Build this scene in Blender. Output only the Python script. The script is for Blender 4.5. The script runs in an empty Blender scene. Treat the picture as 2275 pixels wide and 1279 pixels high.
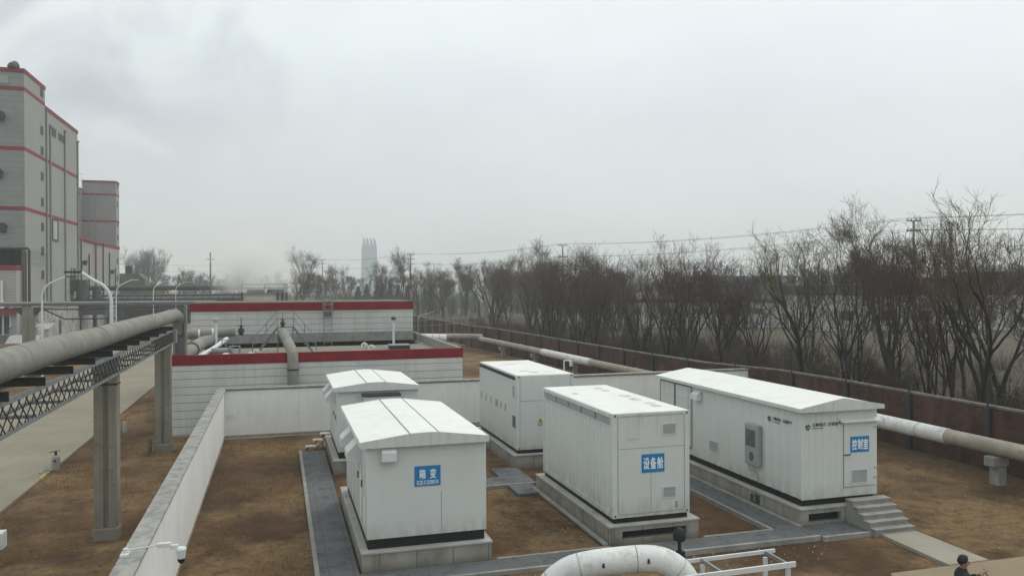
import bpy, math, random
import numpy as np
from mathutils import Vector, Matrix
R_ = math.radians
scene = bpy.context.scene
col = scene.collection

# ---------------------------------------------------------------- camera
YAW, PIT, ROL, CH, FPX = .288, .0042, -.0039, 7.238, 1759.27
cam = bpy.data.cameras.new('camera'); camo = bpy.data.objects.new('camera', cam); col.objects.link(camo)
cam.sensor_width = 36; cam.lens = FPX/2275*36; cam.clip_start = .1; cam.clip_end = 9000
s_, c_ = math.sin(YAW), math.cos(YAW)
F = Vector((s_*math.cos(PIT), c_*math.cos(PIT), -math.sin(PIT))); Rv = Vector((c_, -s_, 0)); U = Rv.cross(F)
R2 = Rv*math.cos(ROL)+U*math.sin(ROL); U2 = -Rv*math.sin(ROL)+U*math.cos(ROL)
m = Matrix((R2, U2, -F)).transposed().to_4x4(); m.translation = (0, 0, CH); camo.matrix_world = m
scene.camera = camo

# ---------------------------------------------------------------- world: overcast sky
SUN_EL, SUN_ROT = R_(58), R_(75)
w = bpy.data.worlds.new('World'); scene.world = w; w.use_nodes = True
nt = w.node_tree; nt.nodes.clear()
def wn(t, **k):
    n = nt.nodes.new(t)
    for a, b in k.items(): setattr(n, a, b)
    return n
out = wn('ShaderNodeOutputWorld'); bg = wn('ShaderNodeBackground'); bg2 = wn('ShaderNodeBackground'); add = wn('ShaderNodeAddShader')
sky = wn('ShaderNodeTexSky', sky_type='NISHITA', sun_disc=False); sky.sun_elevation = SUN_EL; sky.sun_rotation = SUN_ROT
nt.links.new(sky.outputs[0], bg.inputs[0]); bg.inputs[1].default_value = .035; sky.air_density = .6; sky.dust_density = 4
tc = wn('ShaderNodeTexCoord'); sep = wn('ShaderNodeSeparateXYZ'); nt.links.new(tc.outputs['Generated'], sep.inputs[0])
ramp = wn('ShaderNodeValToRGB'); nt.links.new(sep.outputs[2], ramp.inputs[0])
cr = ramp.color_ramp
cr.elements[0].position = 0; cr.elements[0].color = (.63, .655, .625, 1)
cr.elements[1].position = .45; cr.elements[1].color = (.88, .92, .885, 1)
for p_, c4 in ((.1, (.62, .655, .635, 1)), (.2, (.64, .68, .665, 1)), (.3, (.74, .785, .765, 1))):
    e = cr.elements.new(p_); e.color = c4
mp = wn('ShaderNodeMapping'); mp.inputs['Scale'].default_value = (1, 1, 2.2); nt.links.new(tc.outputs['Generated'], mp.inputs[0])
nz = wn('ShaderNodeTexNoise'); nz.inputs['Scale'].default_value = 2.6; nz.inputs['Detail'].default_value = 6; nz.inputs['Roughness'].default_value = .55
nt.links.new(mp.outputs[0], nz.inputs[0])
r2 = wn('ShaderNodeMapRange'); nt.links.new(nz.outputs[0], r2.inputs[0])
r2.inputs[1].default_value = .3; r2.inputs[2].default_value = .7; r2.inputs[3].default_value = .93; r2.inputs[4].default_value = 1.07
mul = wn('ShaderNodeMix', data_type='RGBA', blend_type='MULTIPLY'); mul.inputs[0].default_value = 1
nt.links.new(ramp.outputs[0], mul.inputs[6]); nt.links.new(r2.outputs[0], mul.inputs[7])
# dark stack smoke drifting in the overcast, upper left
vmix = mul.outputs[2]
for dv, lo, hi, amt in (((-.300, .900, .312), .95, 1.0, .62), ((-.11, .948, .30), .97, 1.0, .3)):
    L_ = Vector(dv).normalized()
    dp = wn('ShaderNodeVectorMath', operation='DOT_PRODUCT'); nt.links.new(tc.outputs['Generated'], dp.inputs[0]); dp.inputs[1].default_value = L_
    a1 = wn('ShaderNodeMapRange'); nt.links.new(dp.outputs['Value'], a1.inputs[0]); a1.inputs[1].default_value = lo; a1.inputs[2].default_value = hi; a1.interpolation_type = 'SMOOTHSTEP'
    n2 = wn('ShaderNodeTexNoise'); n2.inputs['Scale'].default_value = 7; n2.inputs['Detail'].default_value = 8; n2.inputs['Distortion'].default_value = .6; nt.links.new(tc.outputs['Generated'], n2.inputs[0])
    a2 = wn('ShaderNodeMapRange'); nt.links.new(n2.outputs[0], a2.inputs[0]); a2.inputs[1].default_value = .40; a2.inputs[2].default_value = .62; a2.inputs[4].default_value = amt; a2.interpolation_type = 'SMOOTHSTEP'
    a3 = wn('ShaderNodeMath', operation='MULTIPLY'); nt.links.new(a1.outputs[0], a3.inputs[0]); nt.links.new(a2.outputs[0], a3.inputs[1])
    mx = wn('ShaderNodeMix', data_type='RGBA'); nt.links.new(a3.outputs[0], mx.inputs[0]); nt.links.new(vmix, mx.inputs[6]); mx.inputs[7].default_value = (.36, .39, .39, 1); vmix = mx.outputs[2]
nt.links.new(vmix, bg2.inputs[0]); bg2.inputs[1].default_value = .86
nt.links.new(bg.outputs[0], add.inputs[0]); nt.links.new(bg2.outputs[0], add.inputs[1]); nt.links.new(add.outputs[0], out.inputs[0])

sl = bpy.data.lights.new('sun', 'SUN'); sl.energy = .55; sl.angle = R_(25); sl.color = (1, .96, .9)
so = bpy.data.objects.new('sun', sl); col.objects.link(so)
sd = Vector((math.cos(SUN_EL)*math.sin(SUN_ROT), math.cos(SUN_EL)*math.cos(SUN_ROT), math.sin(SUN_EL)))
so.rotation_euler = sd.to_track_quat('Z', 'Y').to_euler()
vs = scene.view_settings; vs.view_transform = 'Standard'; vs.look = 'None'; vs.gamma = 1; vs.exposure = .29; vs.use_curve_mapping = False
scene.cycles.volume_bounces = 5; scene.cycles.volume_step_rate = 2; scene.cycles.max_bounces = 8

# ---------------------------------------------------------------- helpers: materials
MATS = {}
def lin(c): return tuple(((v/255)/12.92 if v/255 <= .04045 else ((v/255+.055)/1.055)**2.4) for v in c)
class NT:
    def __init__(s, name, rough=.7, metal=0):
        s.m = bpy.data.materials.new(name); s.m.use_nodes = True; s.t = s.m.node_tree
        s.b = s.t.nodes['Principled BSDF']; s.b.inputs['Roughness'].default_value = rough; s.b.inputs['Metallic'].default_value = metal
        s.b.inputs['Specular IOR Level'].default_value = .3
        g = s.t.nodes.new('ShaderNodeNewGeometry'); s.pos = g.outputs['Position']; s._xyz = None
    def lk(s, a, b):
        if isinstance(a, (int, float)): b.default_value = a
        elif isinstance(a, tuple): b.default_value = (*a, 1) if len(a) == 3 and len(b.default_value) == 4 else a
        else: s.t.links.new(a, b)
    def xyz(s):
        if not s._xyz:
            n = s.t.nodes.new('ShaderNodeSeparateXYZ'); s.t.links.new(s.pos, n.inputs[0]); s._xyz = n.outputs
        return s._xyz
    def noise(s, scale, detail=3, stretch=None, rough=.6):
        v = s.pos
        if stretch:
            mm = s.t.nodes.new('ShaderNodeMapping'); mm.inputs['Scale'].default_value = stretch; s.lk(v, mm.inputs[0]); v = mm.outputs[0]
        n = s.t.nodes.new('ShaderNodeTexNoise'); n.inputs['Scale'].default_value = scale; n.inputs['Detail'].default_value = detail
        n.inputs['Roughness'].default_value = rough; s.lk(v, n.inputs['Vector']); return n.outputs[0]
    def math(s, op, a, b=0, c=0):
        n = s.t.nodes.new('ShaderNodeMath'); n.operation = op; s.lk(a, n.inputs[0]); s.lk(b, n.inputs[1]); s.lk(c, n.inputs[2]); return n.outputs[0]
    def rng(s, v, a, b, c, d):
        n = s.t.nodes.new('ShaderNodeMapRange'); s.lk(v, n.inputs[0])
        for i, q in enumerate((a, b, c, d)): n.inputs[i+1].default_value = q
        return n.outputs[0]
    def mix(s, f, a, b, mode='MIX'):
        n = s.t.nodes.new('ShaderNodeMix'); n.data_type = 'RGBA'; n.blend_type = mode; s.lk(f, n.inputs[0]); s.lk(a, n.inputs[6]); s.lk(b, n.inputs[7]); return n.outputs[2]
    def line(s, v, period, width):   # 1 on a thin line repeated every period
        return s.math('LESS_THAN', s.math('FRACT', s.math('DIVIDE', v, period)), width/period)
    def bump(s, h, strength=.3, dist=.02):
        n = s.t.nodes.new('ShaderNodeBump'); n.inputs['Strength'].default_value = strength; n.inputs['Distance'].default_value = dist
        s.lk(h, n.inputs['Height']); s.t.links.new(n.outputs[0], s.b.inputs['Normal'])
    def done(s, c): s.lk(c, s.b.inputs['Base Color']); MATS[s.m.name] = s.m; return s.m
def mat(name, c, rough=.7, var=.12, scale=2., metal=0, dirt=None, streak=0, bump=0, dth=(.55, .75)):
    if name in MATS: return MATS[name]
    n = NT(name, rough, metal); cc = c
    k = n.rng(n.noise(scale, 4), .3, .7, 1-var, 1+var)
    o = n.mix(1, cc, k, 'MULTIPLY')
    if dirt:
        d = n.rng(n.noise(scale*1.7+.37, 6, rough=.7), dth[0], dth[1], 0, 1); o = n.mix(d, o, dirt)
    if streak:
        d = n.rng(n.noise(3, 4, (2.5, 2.5, .12)), .5, .75, 0, streak); o = n.mix(d, o, tuple(v*.45 for v in c))
    if bump: n.bump(n.noise(25, 4), bump)
    return n.done(o)
def steelmat():
    n = NT('painted_steel', .45); x, y, z = n.xyz(); c = (.60, .635, .62)
    o = n.mix(n.rng(n.noise(.7, 4), .3, .7, 0, 1), c, (.56, .59, .575))
    o = n.mix(n.rng(n.noise(3, 5, (2.2, 2.2, .1)), .52, .75, 0, .06), o, (.28, .27, .23))
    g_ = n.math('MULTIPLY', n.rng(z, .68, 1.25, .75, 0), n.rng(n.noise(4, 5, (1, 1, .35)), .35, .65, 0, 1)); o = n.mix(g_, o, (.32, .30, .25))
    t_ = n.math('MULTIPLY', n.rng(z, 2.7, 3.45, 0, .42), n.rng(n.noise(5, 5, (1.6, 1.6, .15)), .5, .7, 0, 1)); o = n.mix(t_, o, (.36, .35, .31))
    n.bump(n.noise(1.6, 2), .12, .03); return n.done(o)
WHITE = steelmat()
WROOF = mat('roof_sheet', (.74, .76, .73), .5, .06, 1.2, dirt=(.63, .63, .58), dth=(.5, .8), bump=.06)
GREYP = mat('grey_louvre', (.30, .33, .32), .5, .08, 6)
GREYD = mat('grey_dark', (.10, .115, .12), .5, .1, 6)
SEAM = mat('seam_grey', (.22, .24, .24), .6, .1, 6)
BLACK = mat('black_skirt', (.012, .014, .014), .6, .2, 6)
HOLE = mat('opening_shade', (.02, .02, .02), .9, .2, 6)  # near-black colour standing in for the shade inside openings and pits
BLUE = mat('sign_blue', (.012, .19, .42), .5, .06, 5)
TEXT = mat('sign_text', (.82, .88, .9), .5, .02, 5)
INK = mat('ink', (.05, .06, .06), .6, .1, 5)
LOGO = mat('logo_green', (.03, .12, .10), .6, .3, 9)
YEL = mat('warning_yellow', (.42, .38, .07), .5, .1, 5)
CONC = mat('concrete', (.27, .265, .245), .9, .22, 1.6, dirt=(.15, .145, .13), streak=.3, bump=.25)
CONCL = mat('concrete_light', (.36, .36, .34), .9, .15, 1.5, dirt=(.2, .2, .19), bump=.2)
PLAST = mat('pylon_concrete', (.205, .195, .16), .9, .15, 1.2, dirt=(.13, .135, .11), streak=.5, bump=.3)
WALLW = mat('white_render', (.74, .75, .735), .85, .05, .7, streak=.16, dirt=(.45, .45, .43), dth=(.6, .8))
COPE = mat('coping', (.31, .31, .29), .9, .2, 2.2, dirt=(.16, .165, .155), dth=(.48, .7), bump=.3)
RED = mat('red_band', (.20, .008, .015), .65, .2, 1.2, dirt=(.12, .012, .014), streak=.35)
REDF = mat('red_band_hazed', (.21, .018, .03), .7, .15, .3)  # red paled by distance haze, put into the base colour
STEEL = mat('galvanised', (.23, .25, .25), .5, .2, 5, metal=.3)
STEELD = mat('dark_steel', (.035, .036, .035), .6, .25, 5)
BLUEST = mat('bluegrey_steel', (.17, .185, .185), .6, .2, 2, streak=.4)
WMET = mat('white_metal', (.62, .65, .65), .45, .05, 3, streak=.1)
LAG = mat('pipe_lagging', (.225, .222, .198), .75, .16, 1.1, dirt=(.16, .155, .13), dth=(.5, .75), bump=.2)
LAGW = mat('pipe_lagging_white', (.64, .66, .65), .55, .1, 1.6, dirt=(.36, .35, .31), dth=(.52, .78), streak=.25, bump=.5)
LAGT = mat('pipe_lagging_tan', (.31, .28, .235), .8, .2, 1.1, dirt=(.2, .17, .14), bump=.2)
BARK = mat('bark', (.03, .025, .021), .95, .3, 3)
BARKG = mat('bark_grey', (.042, .037, .031), .95, .3, 3)
TWIG = mat('twigs_brown', (.075, .055, .046), .95, .3, .35)
TWIGR = mat('twigs_reddish', (.085, .054, .05), .95, .3, .35)
TWIGO = mat('twigs_olive', (.105, .085, .05), .95, .3, .35)
CONI = mat('conifer_green', (.022, .045, .03), .9, .35, .8)
SKIN = mat('skin', (.32, .17, .11), .55, .05, 9)
HAIR = mat('hair', (.012, .011, .012), .6, .2, 30)
JACK = mat('jacket_navy', (.018, .022, .018), .8, .2, 9)
TROU = mat('trousers', (.02, .02, .024), .85, .2, 9)
RUST = mat('rust_brown', (.12, .06, .018), .9, .3, 4)
GLASS = mat('window_glass', (.03, .032, .034), .6, .2, 2)
SIDE = mat('tower_render', (.31, .315, .295), .85, .07, .15, streak=.22)
FARB = mat('far_haze_blue', (.10, .20, .27), .8, .05, .05)  # blue tint of distant haze painted into the colour
SHED = mat('shed_wall', (.5, .49, .46), .85, .15, .2, streak=.4)
SHEDD = mat('shed_dark', (.06, .065, .065), .8, .3, .4)
SILO = mat('silo_cladding', (.11, .105, .08), .8, .2, .5, streak=.3)
STAINW = mat('stained_wall', (.40, .40, .39), .9, .12, .25, dirt=(.12, .12, .11), dth=(.5, .64), streak=.5)
REDROOF = mat('red_roof', (.2, .03, .018), .8, .2, .3)

def tilemat(name, c, period, vper, lw, dark, dirtc):
    n = NT(name, .6); x, y, z = n.xyz()
    o = n.mix(n.rng(n.noise(.8, 4), .3, .7, 0, 1), c, tuple(v*.86 for v in c))
    vl = n.line(n.math('ADD', x, y), vper, vper*.16); o = n.mix(n.math('MULTIPLY', vl, .34), o, tuple(v*.35 for v in c))
    fl = n.line(z, vper, vper*.14); o = n.mix(n.math('MULTIPLY', fl, .12), o, tuple(v*.35 for v in c))
    hl = n.line(n.math('ADD', z, n.math('MULTIPLY', n.noise(.3, 2), .02)), period, lw); o = n.mix(n.math('MULTIPLY', hl, .8), o, dark)
    d = n.rng(n.noise(3, 4, (1.2, 1.2, .1)), .5, .8, 0, .4); o = n.mix(d, o, dirtc); o = n.mix(n.rng(n.noise(.35, 5), .5, .7, 0, .35), o, dirtc)
    return n.done(o)
TILE = tilemat('white_tile', (.62, .63, .61), .385, .11, .03, (.10, .11, .11), (.3, .3, .28))
TILEG = tilemat('grey_tile', (.27, .29, .285), .8, .2, .05, (.12, .13, .13), (.16, .17, .165))

def brickmat():
    n = NT('brick', .9); x, y, z = n.xyz()
    cb = n.t.nodes.new('ShaderNodeCombineXYZ'); n.lk(n.math('ADD', x, y), cb.inputs[0]); n.lk(z, cb.inputs[1])
    b = n.t.nodes.new('ShaderNodeTexBrick'); n.lk(cb.outputs[0], b.inputs['Vector']); b.inputs['Scale'].default_value = 1
    b.inputs['Brick Width'].default_value = .25; b.inputs['Row Height'].default_value = .07; b.inputs['Mortar Size'].default_value = .008
    b.inputs['Color1'].default_value = (.125, .052, .033, 1); b.inputs['Color2'].default_value = (.07, .032, .023, 1); b.inputs['Mortar'].default_value = (.06, .05, .045, 1)
    o = n.mix(n.rng(n.noise(.6, 6, rough=.7), .4, .62, 0, .75), b.outputs[0], (.022, .017, .014)); o = n.mix(n.rng(n.noise(2, 5, (1, 1, .2)), .5, .7, 0, .4), o, (.14, .085, .06))
    return n.done(o)
BRICK = brickmat()

def blockmat(name, c, period):    # cast blocks with vertical joints and stains
    n = NT(name, .9); x, y, z = n.xyz()
    o = n.mix(n.rng(n.noise(1.3, 5), .35, .7, 0, 1), c, tuple(v*.62 for v in c))
    o = n.mix(n.rng(n.noise(2.2, 5, (1, 1, .25)), .52, .72, 0, .6), o, (.10, .085, .06))
    ln = n.line(n.math('ADD', n.math('ADD', x, y), .3), period, .03); o = n.mix(n.math('MULTIPLY', ln, .8), o, tuple(v*.35 for v in c)); o = n.mix(n.rng(z, .0, .22, .55, 0), o, (.12, .10, .07))
    n.bump(n.noise(22, 4), .3); return n.done(o)
PLINTH = blockmat('plinth_concrete', (.33, .32, .285), .95)

def pavemat():
    n = NT('paver', .85); x, y, z = n.xyz()
    o = n.mix(n.rng(n.noise(1.1, 6), .3, .7, 0, 1), (.135, .145, .15), (.085, .09, .093))
    o = n.mix(n.rng(n.noise(2.3, 7, rough=.75), .54, .62, 0, .75), o, (.05, .047, .042))
    for v in (x, y): o = n.mix(n.math('MULTIPLY', n.line(v, .6, .012), .8), o, (.03, .03, .028))
    n.bump(n.noise(14, 4), .25); return n.done(o)
PAVE = pavemat()
def roadmat(name, a, b, joint):
    n = NT(name, .9); x, y, z = n.xyz()
    o = n.mix(n.rng(n.noise(.22, 5), .3, .7, 0, 1), a, b)
    o = n.mix(n.rng(n.noise(1.4, 7, (1, .3, 1), .75), .5, .75, 0, .45), o, tuple(v*.62 for v in b))
    o = n.mix(n.math('MULTIPLY', n.line(n.math('ADD', y, 1.3), joint, .05), .6), o, tuple(v*.5 for v in b))
    n.bump(n.noise(18, 4), .2); return n.done(o)
ROAD = roadmat('road_concrete', (.27, .245, .185), (.205, .187, .142), 5)
PATH = roadmat('path_concrete', (.36, .345, .29), (.26, .245, .2), 2.5)
YARD = roadmat('yard_concrete', (.29, .235, .155), (.215, .175, .115), 6)

def groundmat():
    n = NT('soil', .95); x, y, z = n.xyz()
    soil = n.mix(n.rng(n.noise(.35, 6), .35, .65, 0, 1), (.088, .046, .021), (.175, .103, .048))
    dry = n.mix(n.rng(n.noise(5, 6), .3, .7, 0, 1), (.31, .205, .10), (.20, .13, .062))
    grass = n.rng(n.math('ADD', n.noise(.17, 8, rough=.7), n.rng(x, 15, 20, 0, .06)), .46, .56, 0, .9)
    o = n.mix(grass, soil, dry)
    o = n.mix(n.rng(n.noise(2.4, 8, rough=.8), .5, .66, 0, .8), o, (.045, .026, .015))
    o = n.mix(n.rng(n.noise(14, 5, rough=.7), .62, .7, 0, .5), o, (.2, .15, .09))
    o = n.mix(n.rng(n.noise(.5, 4), .62, .72, 0, .5), o, (.085, .085, .04)); o = n.mix(n.rng(n.noise(.24, 3), .52, .66, 0, .7), o, (.055, .032, .016))
    far = n.rng(x, 24, 27.5, 0, 1)
    scrub = n.mix(n.rng(n.noise(.1, 7, rough=.7), .42, .58, 0, 1), (.045, .033, .024), (.085, .072, .045)); scrub = n.mix(n.rng(x, 42, 70, 0, .8), scrub, (.10, .09, .06))
    o = n.mix(far, o, scrub)
    h = n.math('ADD', n.noise(3, 8, rough=.7), n.math('MULTIPLY', n.noise(24, 4), .5))
    n.bump(h, 1.0, .12); return n.done(o)
SOIL = groundmat()

# ---------------------------------------------------------------- helpers: meshes
class MB:
    def __init__(s): s.v = []; s.f = []
    def add(s, vs, fs):
        k = len(s.v); s.v += [tuple(p) for p in vs]; s.f += [tuple(i+k for i in f) for f in fs]; return s
    def box(s, x0, x1, y0, y1, z0, z1):
        return s.add([(x0,y0,z0),(x1,y0,z0),(x1,y1,z0),(x0,y1,z0),(x0,y0,z1),(x1,y0,z1),(x1,y1,z1),(x0,y1,z1)],
                     [(0,3,2,1),(4,5,6,7),(0,1,5,4),(1,2,6,5),(2,3,7,6),(3,0,4,7)])
    def tube(s, pts, r, n=8, caps=True):
        pts = [Vector(p) for p in pts]; rs = r if isinstance(r, (list, tuple)) else [r]*len(pts); vs = []; prev = None
        for i, p in enumerate(pts):
            t = ((pts[min(i+1, len(pts)-1)]-pts[max(i-1, 0)])).normalized()
            if prev is None: a = t.cross(Vector((0, 0, 1)) if abs(t.z) < .9 else Vector((1, 0, 0))).normalized()
            else: a = (prev - t*prev.dot(t)).normalized()
            prev = a; b = t.cross(a)
            for k in range(n):
                q = 2*math.pi*k/n + (math.pi/4 if n == 4 else 0); vs.append(p+(a*math.cos(q)+b*math.sin(q))*rs[i])
        fs = [(i*n+k, i*n+(k+1) % n, (i+1)*n+(k+1) % n, (i+1)*n+k) for i in range(len(pts)-1) for k in range(n)]
        if caps: fs += [tuple(range(n))[::-1], tuple((len(pts)-1)*n+k for k in range(n))]
        return s.add(vs, fs)
    def prism(s, poly, y0, y1, axis='y'):     # poly in (x,z) pushed along y, or in (y,z) pushed along x
        n = len(poly)
        if axis == 'y': vs = [(a, y0, b) for a, b in poly]+[(a, y1, b) for a, b in poly]
        elif axis == 'x': vs = [(y0, a, b) for a, b in poly]+[(y1, a, b) for a, b in poly]
        else: vs = [(a, b, y0) for a, b in poly]+[(a, b, y1) for a, b in poly]
        return s.add(vs, [tuple(range(n))[::-1], tuple(range(n, 2*n))]+[(i, (i+1) % n, n+(i+1) % n, n+i) for i in range(n)])
    def build(s, name, m, parent=None, smooth=False, bevel=0):
        me = bpy.data.meshes.new(name); me.from_pydata(s.v, [], s.f); me.materials.append(m)
        import bmesh
        bm = bmesh.new(); bm.from_mesh(me); bmesh.ops.recalc_face_normals(bm, faces=bm.faces); bm.to_mesh(me); bm.free()
        if smooth: me.polygons.foreach_set('use_smooth', [True]*len(me.polygons)); me.set_sharp_from_angle(angle=R_(40))
        o = bpy.data.objects.new(name, me); col.objects.link(o)
        if bevel:
            b = o.modifiers.new('bevel', 'BEVEL'); b.width = bevel; b.segments = 2; b.limit_method = 'ANGLE'
        if parent: put(o, parent)
        return o
def root_of(o):
    while o.parent: o = o.parent
    return o
def put(o, parent):      # geometry is written in world units: cancel the parent chain's offset
    o.parent = parent; off = Vector((0, 0, 0)); p = parent
    while p: off += p.location; p = p.parent
    o.location = o.location - off
def tag(o, label=None, cat=None, group=None, kind=None):
    for k, v in (('label', label), ('category', cat), ('group', group), ('kind', kind)):
        if v: o[k] = v
    return o
def thing(name, loc, label, cat, group=None):
    o = bpy.data.objects.new(name, None); o.empty_display_size = .2; o.location = loc; col.objects.link(o); return tag(o, label, cat, group)
def B(x0, x1, y0, y1, z0, z1): return MB().box(x0, x1, y0, y1, z0, z1)
def T(p, r, n=10): return MB().tube(p, r, n)
def copy_thing(o, loc, label=None, rz=0):
    c = o.copy(); col.objects.link(c); c.location = loc; c.rotation_euler = (0, 0, rz)
    if label: c['label'] = label
    for ch in list(o.children):
        d = ch.copy(); col.objects.link(d); d.parent = c
        for g in list(ch.children):
            e = g.copy(); col.objects.link(e); e.parent = d
    return c
def text(body, m, parent, org, width, height, face='-y', bold=.012, name='lettering'):
    cu = bpy.data.curves.new(name, 'FONT'); cu.body = body; cu.bevel_depth = bold; cu.bevel_resolution = 0; cu.extrude = .004
    o = bpy.data.objects.new(name, cu); col.objects.link(o)
    me = bpy.data.meshes.new_from_object(o.evaluated_get(bpy.context.evaluated_depsgraph_get())); bpy.data.objects.remove(o)
    n = len(me.vertices); a = np.empty(n*3, 'f'); me.vertices.foreach_get('co', a); a = a.reshape(-1, 3)
    lo, hi = a.min(0), a.max(0); u = (a[:, 0]-lo[0])/(hi[0]-lo[0])*width; v = (a[:, 1]-lo[1])/(hi[1]-lo[1])*height
    d = (a[:, 2] > 0)*.006
    if face == '-y': b = np.stack([org[0]+u, org[1]-d, org[2]+v], 1)
    else: b = np.stack([org[0]-d, org[1]-u, org[2]+v], 1)      # on a face looking towards -x
    me.vertices.foreach_set('co', b.astype('f').ravel()); me.materials.clear(); me.materials.append(m)
    q = bpy.data.objects.new(name, me); col.objects.link(q); put(q, parent); return q
def louvre(x0, x1, y, z0, z1, parent, m=GREYP, face='-y', n=9, name='louvre'):
    a = MB()
    if face == '-y':
        a.box(x0-.03, x1+.03, y-.02, y, z0-.03, z0).box(x0-.03, x1+.03, y-.02, y, z1, z1+.03).box(x0-.03, x0, y-.02, y, z0, z1).box(x1, x1+.03, y-.02, y, z0, z1)
    else:
        a.box(y-.02, y, x0-.03, x1+.03, z0-.03, z0).box(y-.02, y, x0-.03, x1+.03, z1, z1+.03).box(y-.02, y, x0-.03, x0, z0, z1).box(y-.02, y, x1, x1+.03, z0, z1)
    fr = a.build(name, WHITE if m is GREYP else m, parent)
    sb = MB(); dz = (z1-z0)/n
    for i in range(n):
        zz = z0+i*dz
        P = [(y-.014, zz), (y-.002, zz+dz*.8), (y-.001, zz+dz*.8), (y-.001, zz)]
        if face == '-y': sb.prism(P, x0, x1, 'x')
        else: sb.prism(P, x0, x1, 'y')
    sb.build('slats', m, fr)
    return fr

# ---------------------------------------------------------------- the setting
def gridsheet(xs, ys, amp, seed=1):
    rng = np.random.RandomState(seed); nx, ny = len(xs), len(ys); ph = rng.rand(12, 4)
    mb = MB()
    for j, y in enumerate(ys):
        for i, x in enumerate(xs):
            h = 0
            for k in range(12):
                f = .25+k*.16; h += math.sin(x*f*math.cos(ph[k, 0]*6.28)+y*f*math.sin(ph[k, 0]*6.28)+ph[k, 1]*6.28)/(1+k*.5)
            mb.v.append((x, y, h*amp-.05))
    mb.f = [(j*nx+i, j*nx+i+1, (j+1)*nx+i+1, (j+1)*nx+i) for j in range(ny-1) for i in range(nx-1)]
    return mb
xs = [-4000, -1500, -600, -200, -100, -60]+[x*.9 for x in range(-44, 60)]+[60, 100, 200, 600, 1500, 4000]
ys = [-600, -100, -20]+[y*.9 for y in range(0, 100)]+[100, 130, 180, 300, 700, 1500, 5000]
g = gridsheet(xs, ys, .012).build('ground', SOIL, smooth=True); tag(g, kind='structure')
def struct(name, mb, m, bevel=0): return tag(mb.build(name, m, bevel=bevel), kind='structure')
struct('road', MB().box(-16.2, -8.55, -10, 260, -.2, .03).box(-60, 24, 92, 98, -.2, .028), ROAD)
struct('path', MB().prism([(16.6, 19.0), (17.8, 19.0), (17.72, 16.2), (16.45, 16.2)], -.2, .04, 'z'), PATH)
struct('yard', MB().prism([(14.6, 16.2), (19.3, 16.17), (30, 16.5), (30, 4), (9, 4), (11, 10)], -.2, .032, 'z'), YARD)
pv = MB()
pv.box(.98, 1.93, 8, 35.5, -.2, .05).box(1.94, 14.85, 19.18, 19.98, -.2, .05).box(13.9, 14.84, 19.985, 30, -.2, .052).box(14.86, 16.9, 19.05, 20.08, -.2, .05)
pv.box(5.48, 9.0, 27.4, 28.6, -.2, .05).box(7.9, 8.78, 26.0, 27.39, -.2, .051).box(7.95, 9.0, 28.61, 29.9, -.2, .051)
struct('pavement', pv, PAVE)
kb = MB()
kb.box(.86, .975, 8, 35.6, -.2, .075).box(1.935, 14.8, 19.07, 19.175, -.2, .07).box(14.8, 16.6, 18.94, 19.045, -.2, .07)
kb.box(13.8, 13.895, 19.99, 30, -.2, .07).box(5.48, 8.95, 27.3, 27.395, -.2, .07).box(11.6, 13.79, 19.985, 20.07, -.2, .07).box(5.5, 8.7, 19.985, 20.07, -.2, .07)
struct('kerb', kb, CONC)

# ---------------------------------------------------------------- compound wall
t = thing('compound_wall', (-2.5, 39.9, 0), 'white rendered wall with grey coping enclosing the white cabins on two sides', 'wall')
MB().prism([(-2.68, 2), (-2.44, 2), (-2.44, 39.9), (27.3, 39.9), (27.3, 40.14), (-2.68, 40.14)], -.2, 2.28, 'z').build('wall_face', WALLW, t)
MB().prism([(-2.76, 2), (-2.36, 2), (-2.36, 39.82), (27.3, 39.82), (27.3, 40.22), (-2.76, 40.22)], 2.282, 2.36, 'z').build('coping', COPE, t, bevel=.012)
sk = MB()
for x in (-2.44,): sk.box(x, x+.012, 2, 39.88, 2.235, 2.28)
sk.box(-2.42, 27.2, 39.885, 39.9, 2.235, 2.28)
sk.build('coping_shade', SEAM, t)  # dark strip paints the shadow line under the coping
sk = MB().box(-2.44, -2.425, 2, 39.88, 0, .12).box(-2.42, 27.2, 39.885, 39.9, 0, .12); sk.build('base_stain', mat('damp', (.3, .27, .22), .9, .3, 2), t)

# ---------------------------------------------------------------- brick perimeter wall with posts
wp = [(26.3, 4), (26.5, 20), (26.9, 33), (26.75, 38), (25.1, 43), (24.5, 50), (24.0, 60), (23.5, 72), (22.9, 82), (21.7, 92), (20.6, 112), (19.5, 150)]
t = thing('brick_wall', (26.9, 33, 0), 'long dark red brick perimeter wall with stone coping and thin bent posts', 'wall')
def ribbon(pts, half, z0, z1, mb):
    pts = [Vector((*p, 0)) for p in pts]; vs = []
    for i, p in enumerate(pts):
        d = (pts[min(i+1, len(pts)-1)]-pts[max(0, i-1)]).normalized(); nn = Vector((-d.y, d.x, 0))*half
        vs += [(p.x+nn.x, p.y+nn.y, z0), (p.x-nn.x, p.y-nn.y, z0), (p.x-nn.x, p.y-nn.y, z1), (p.x+nn.x, p.y+nn.y, z1)]
    fs = []
    for i in range(len(pts)-1):
        for k in range(4): fs.append((i*4+k, i*4+(k+1) % 4, i*4+4+(k+1) % 4, i*4+4+k))
    n = len(pts)*4; return mb.add(vs, fs+[(0, 1, 2, 3), (n-4, n-3, n-2, n-1)])
ribbon(wp, .12, -.2, 2.4, MB()).build('brickwork', BRICK, t)
ribbon(wp, .17, 2.402, 2.48, MB()).build('coping', mat('coping_weathered', (.17, .16, .14), .95, .3, 2, dirt=(.07, .065, .055), dth=(.45, .65), bump=.3), t)
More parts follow.
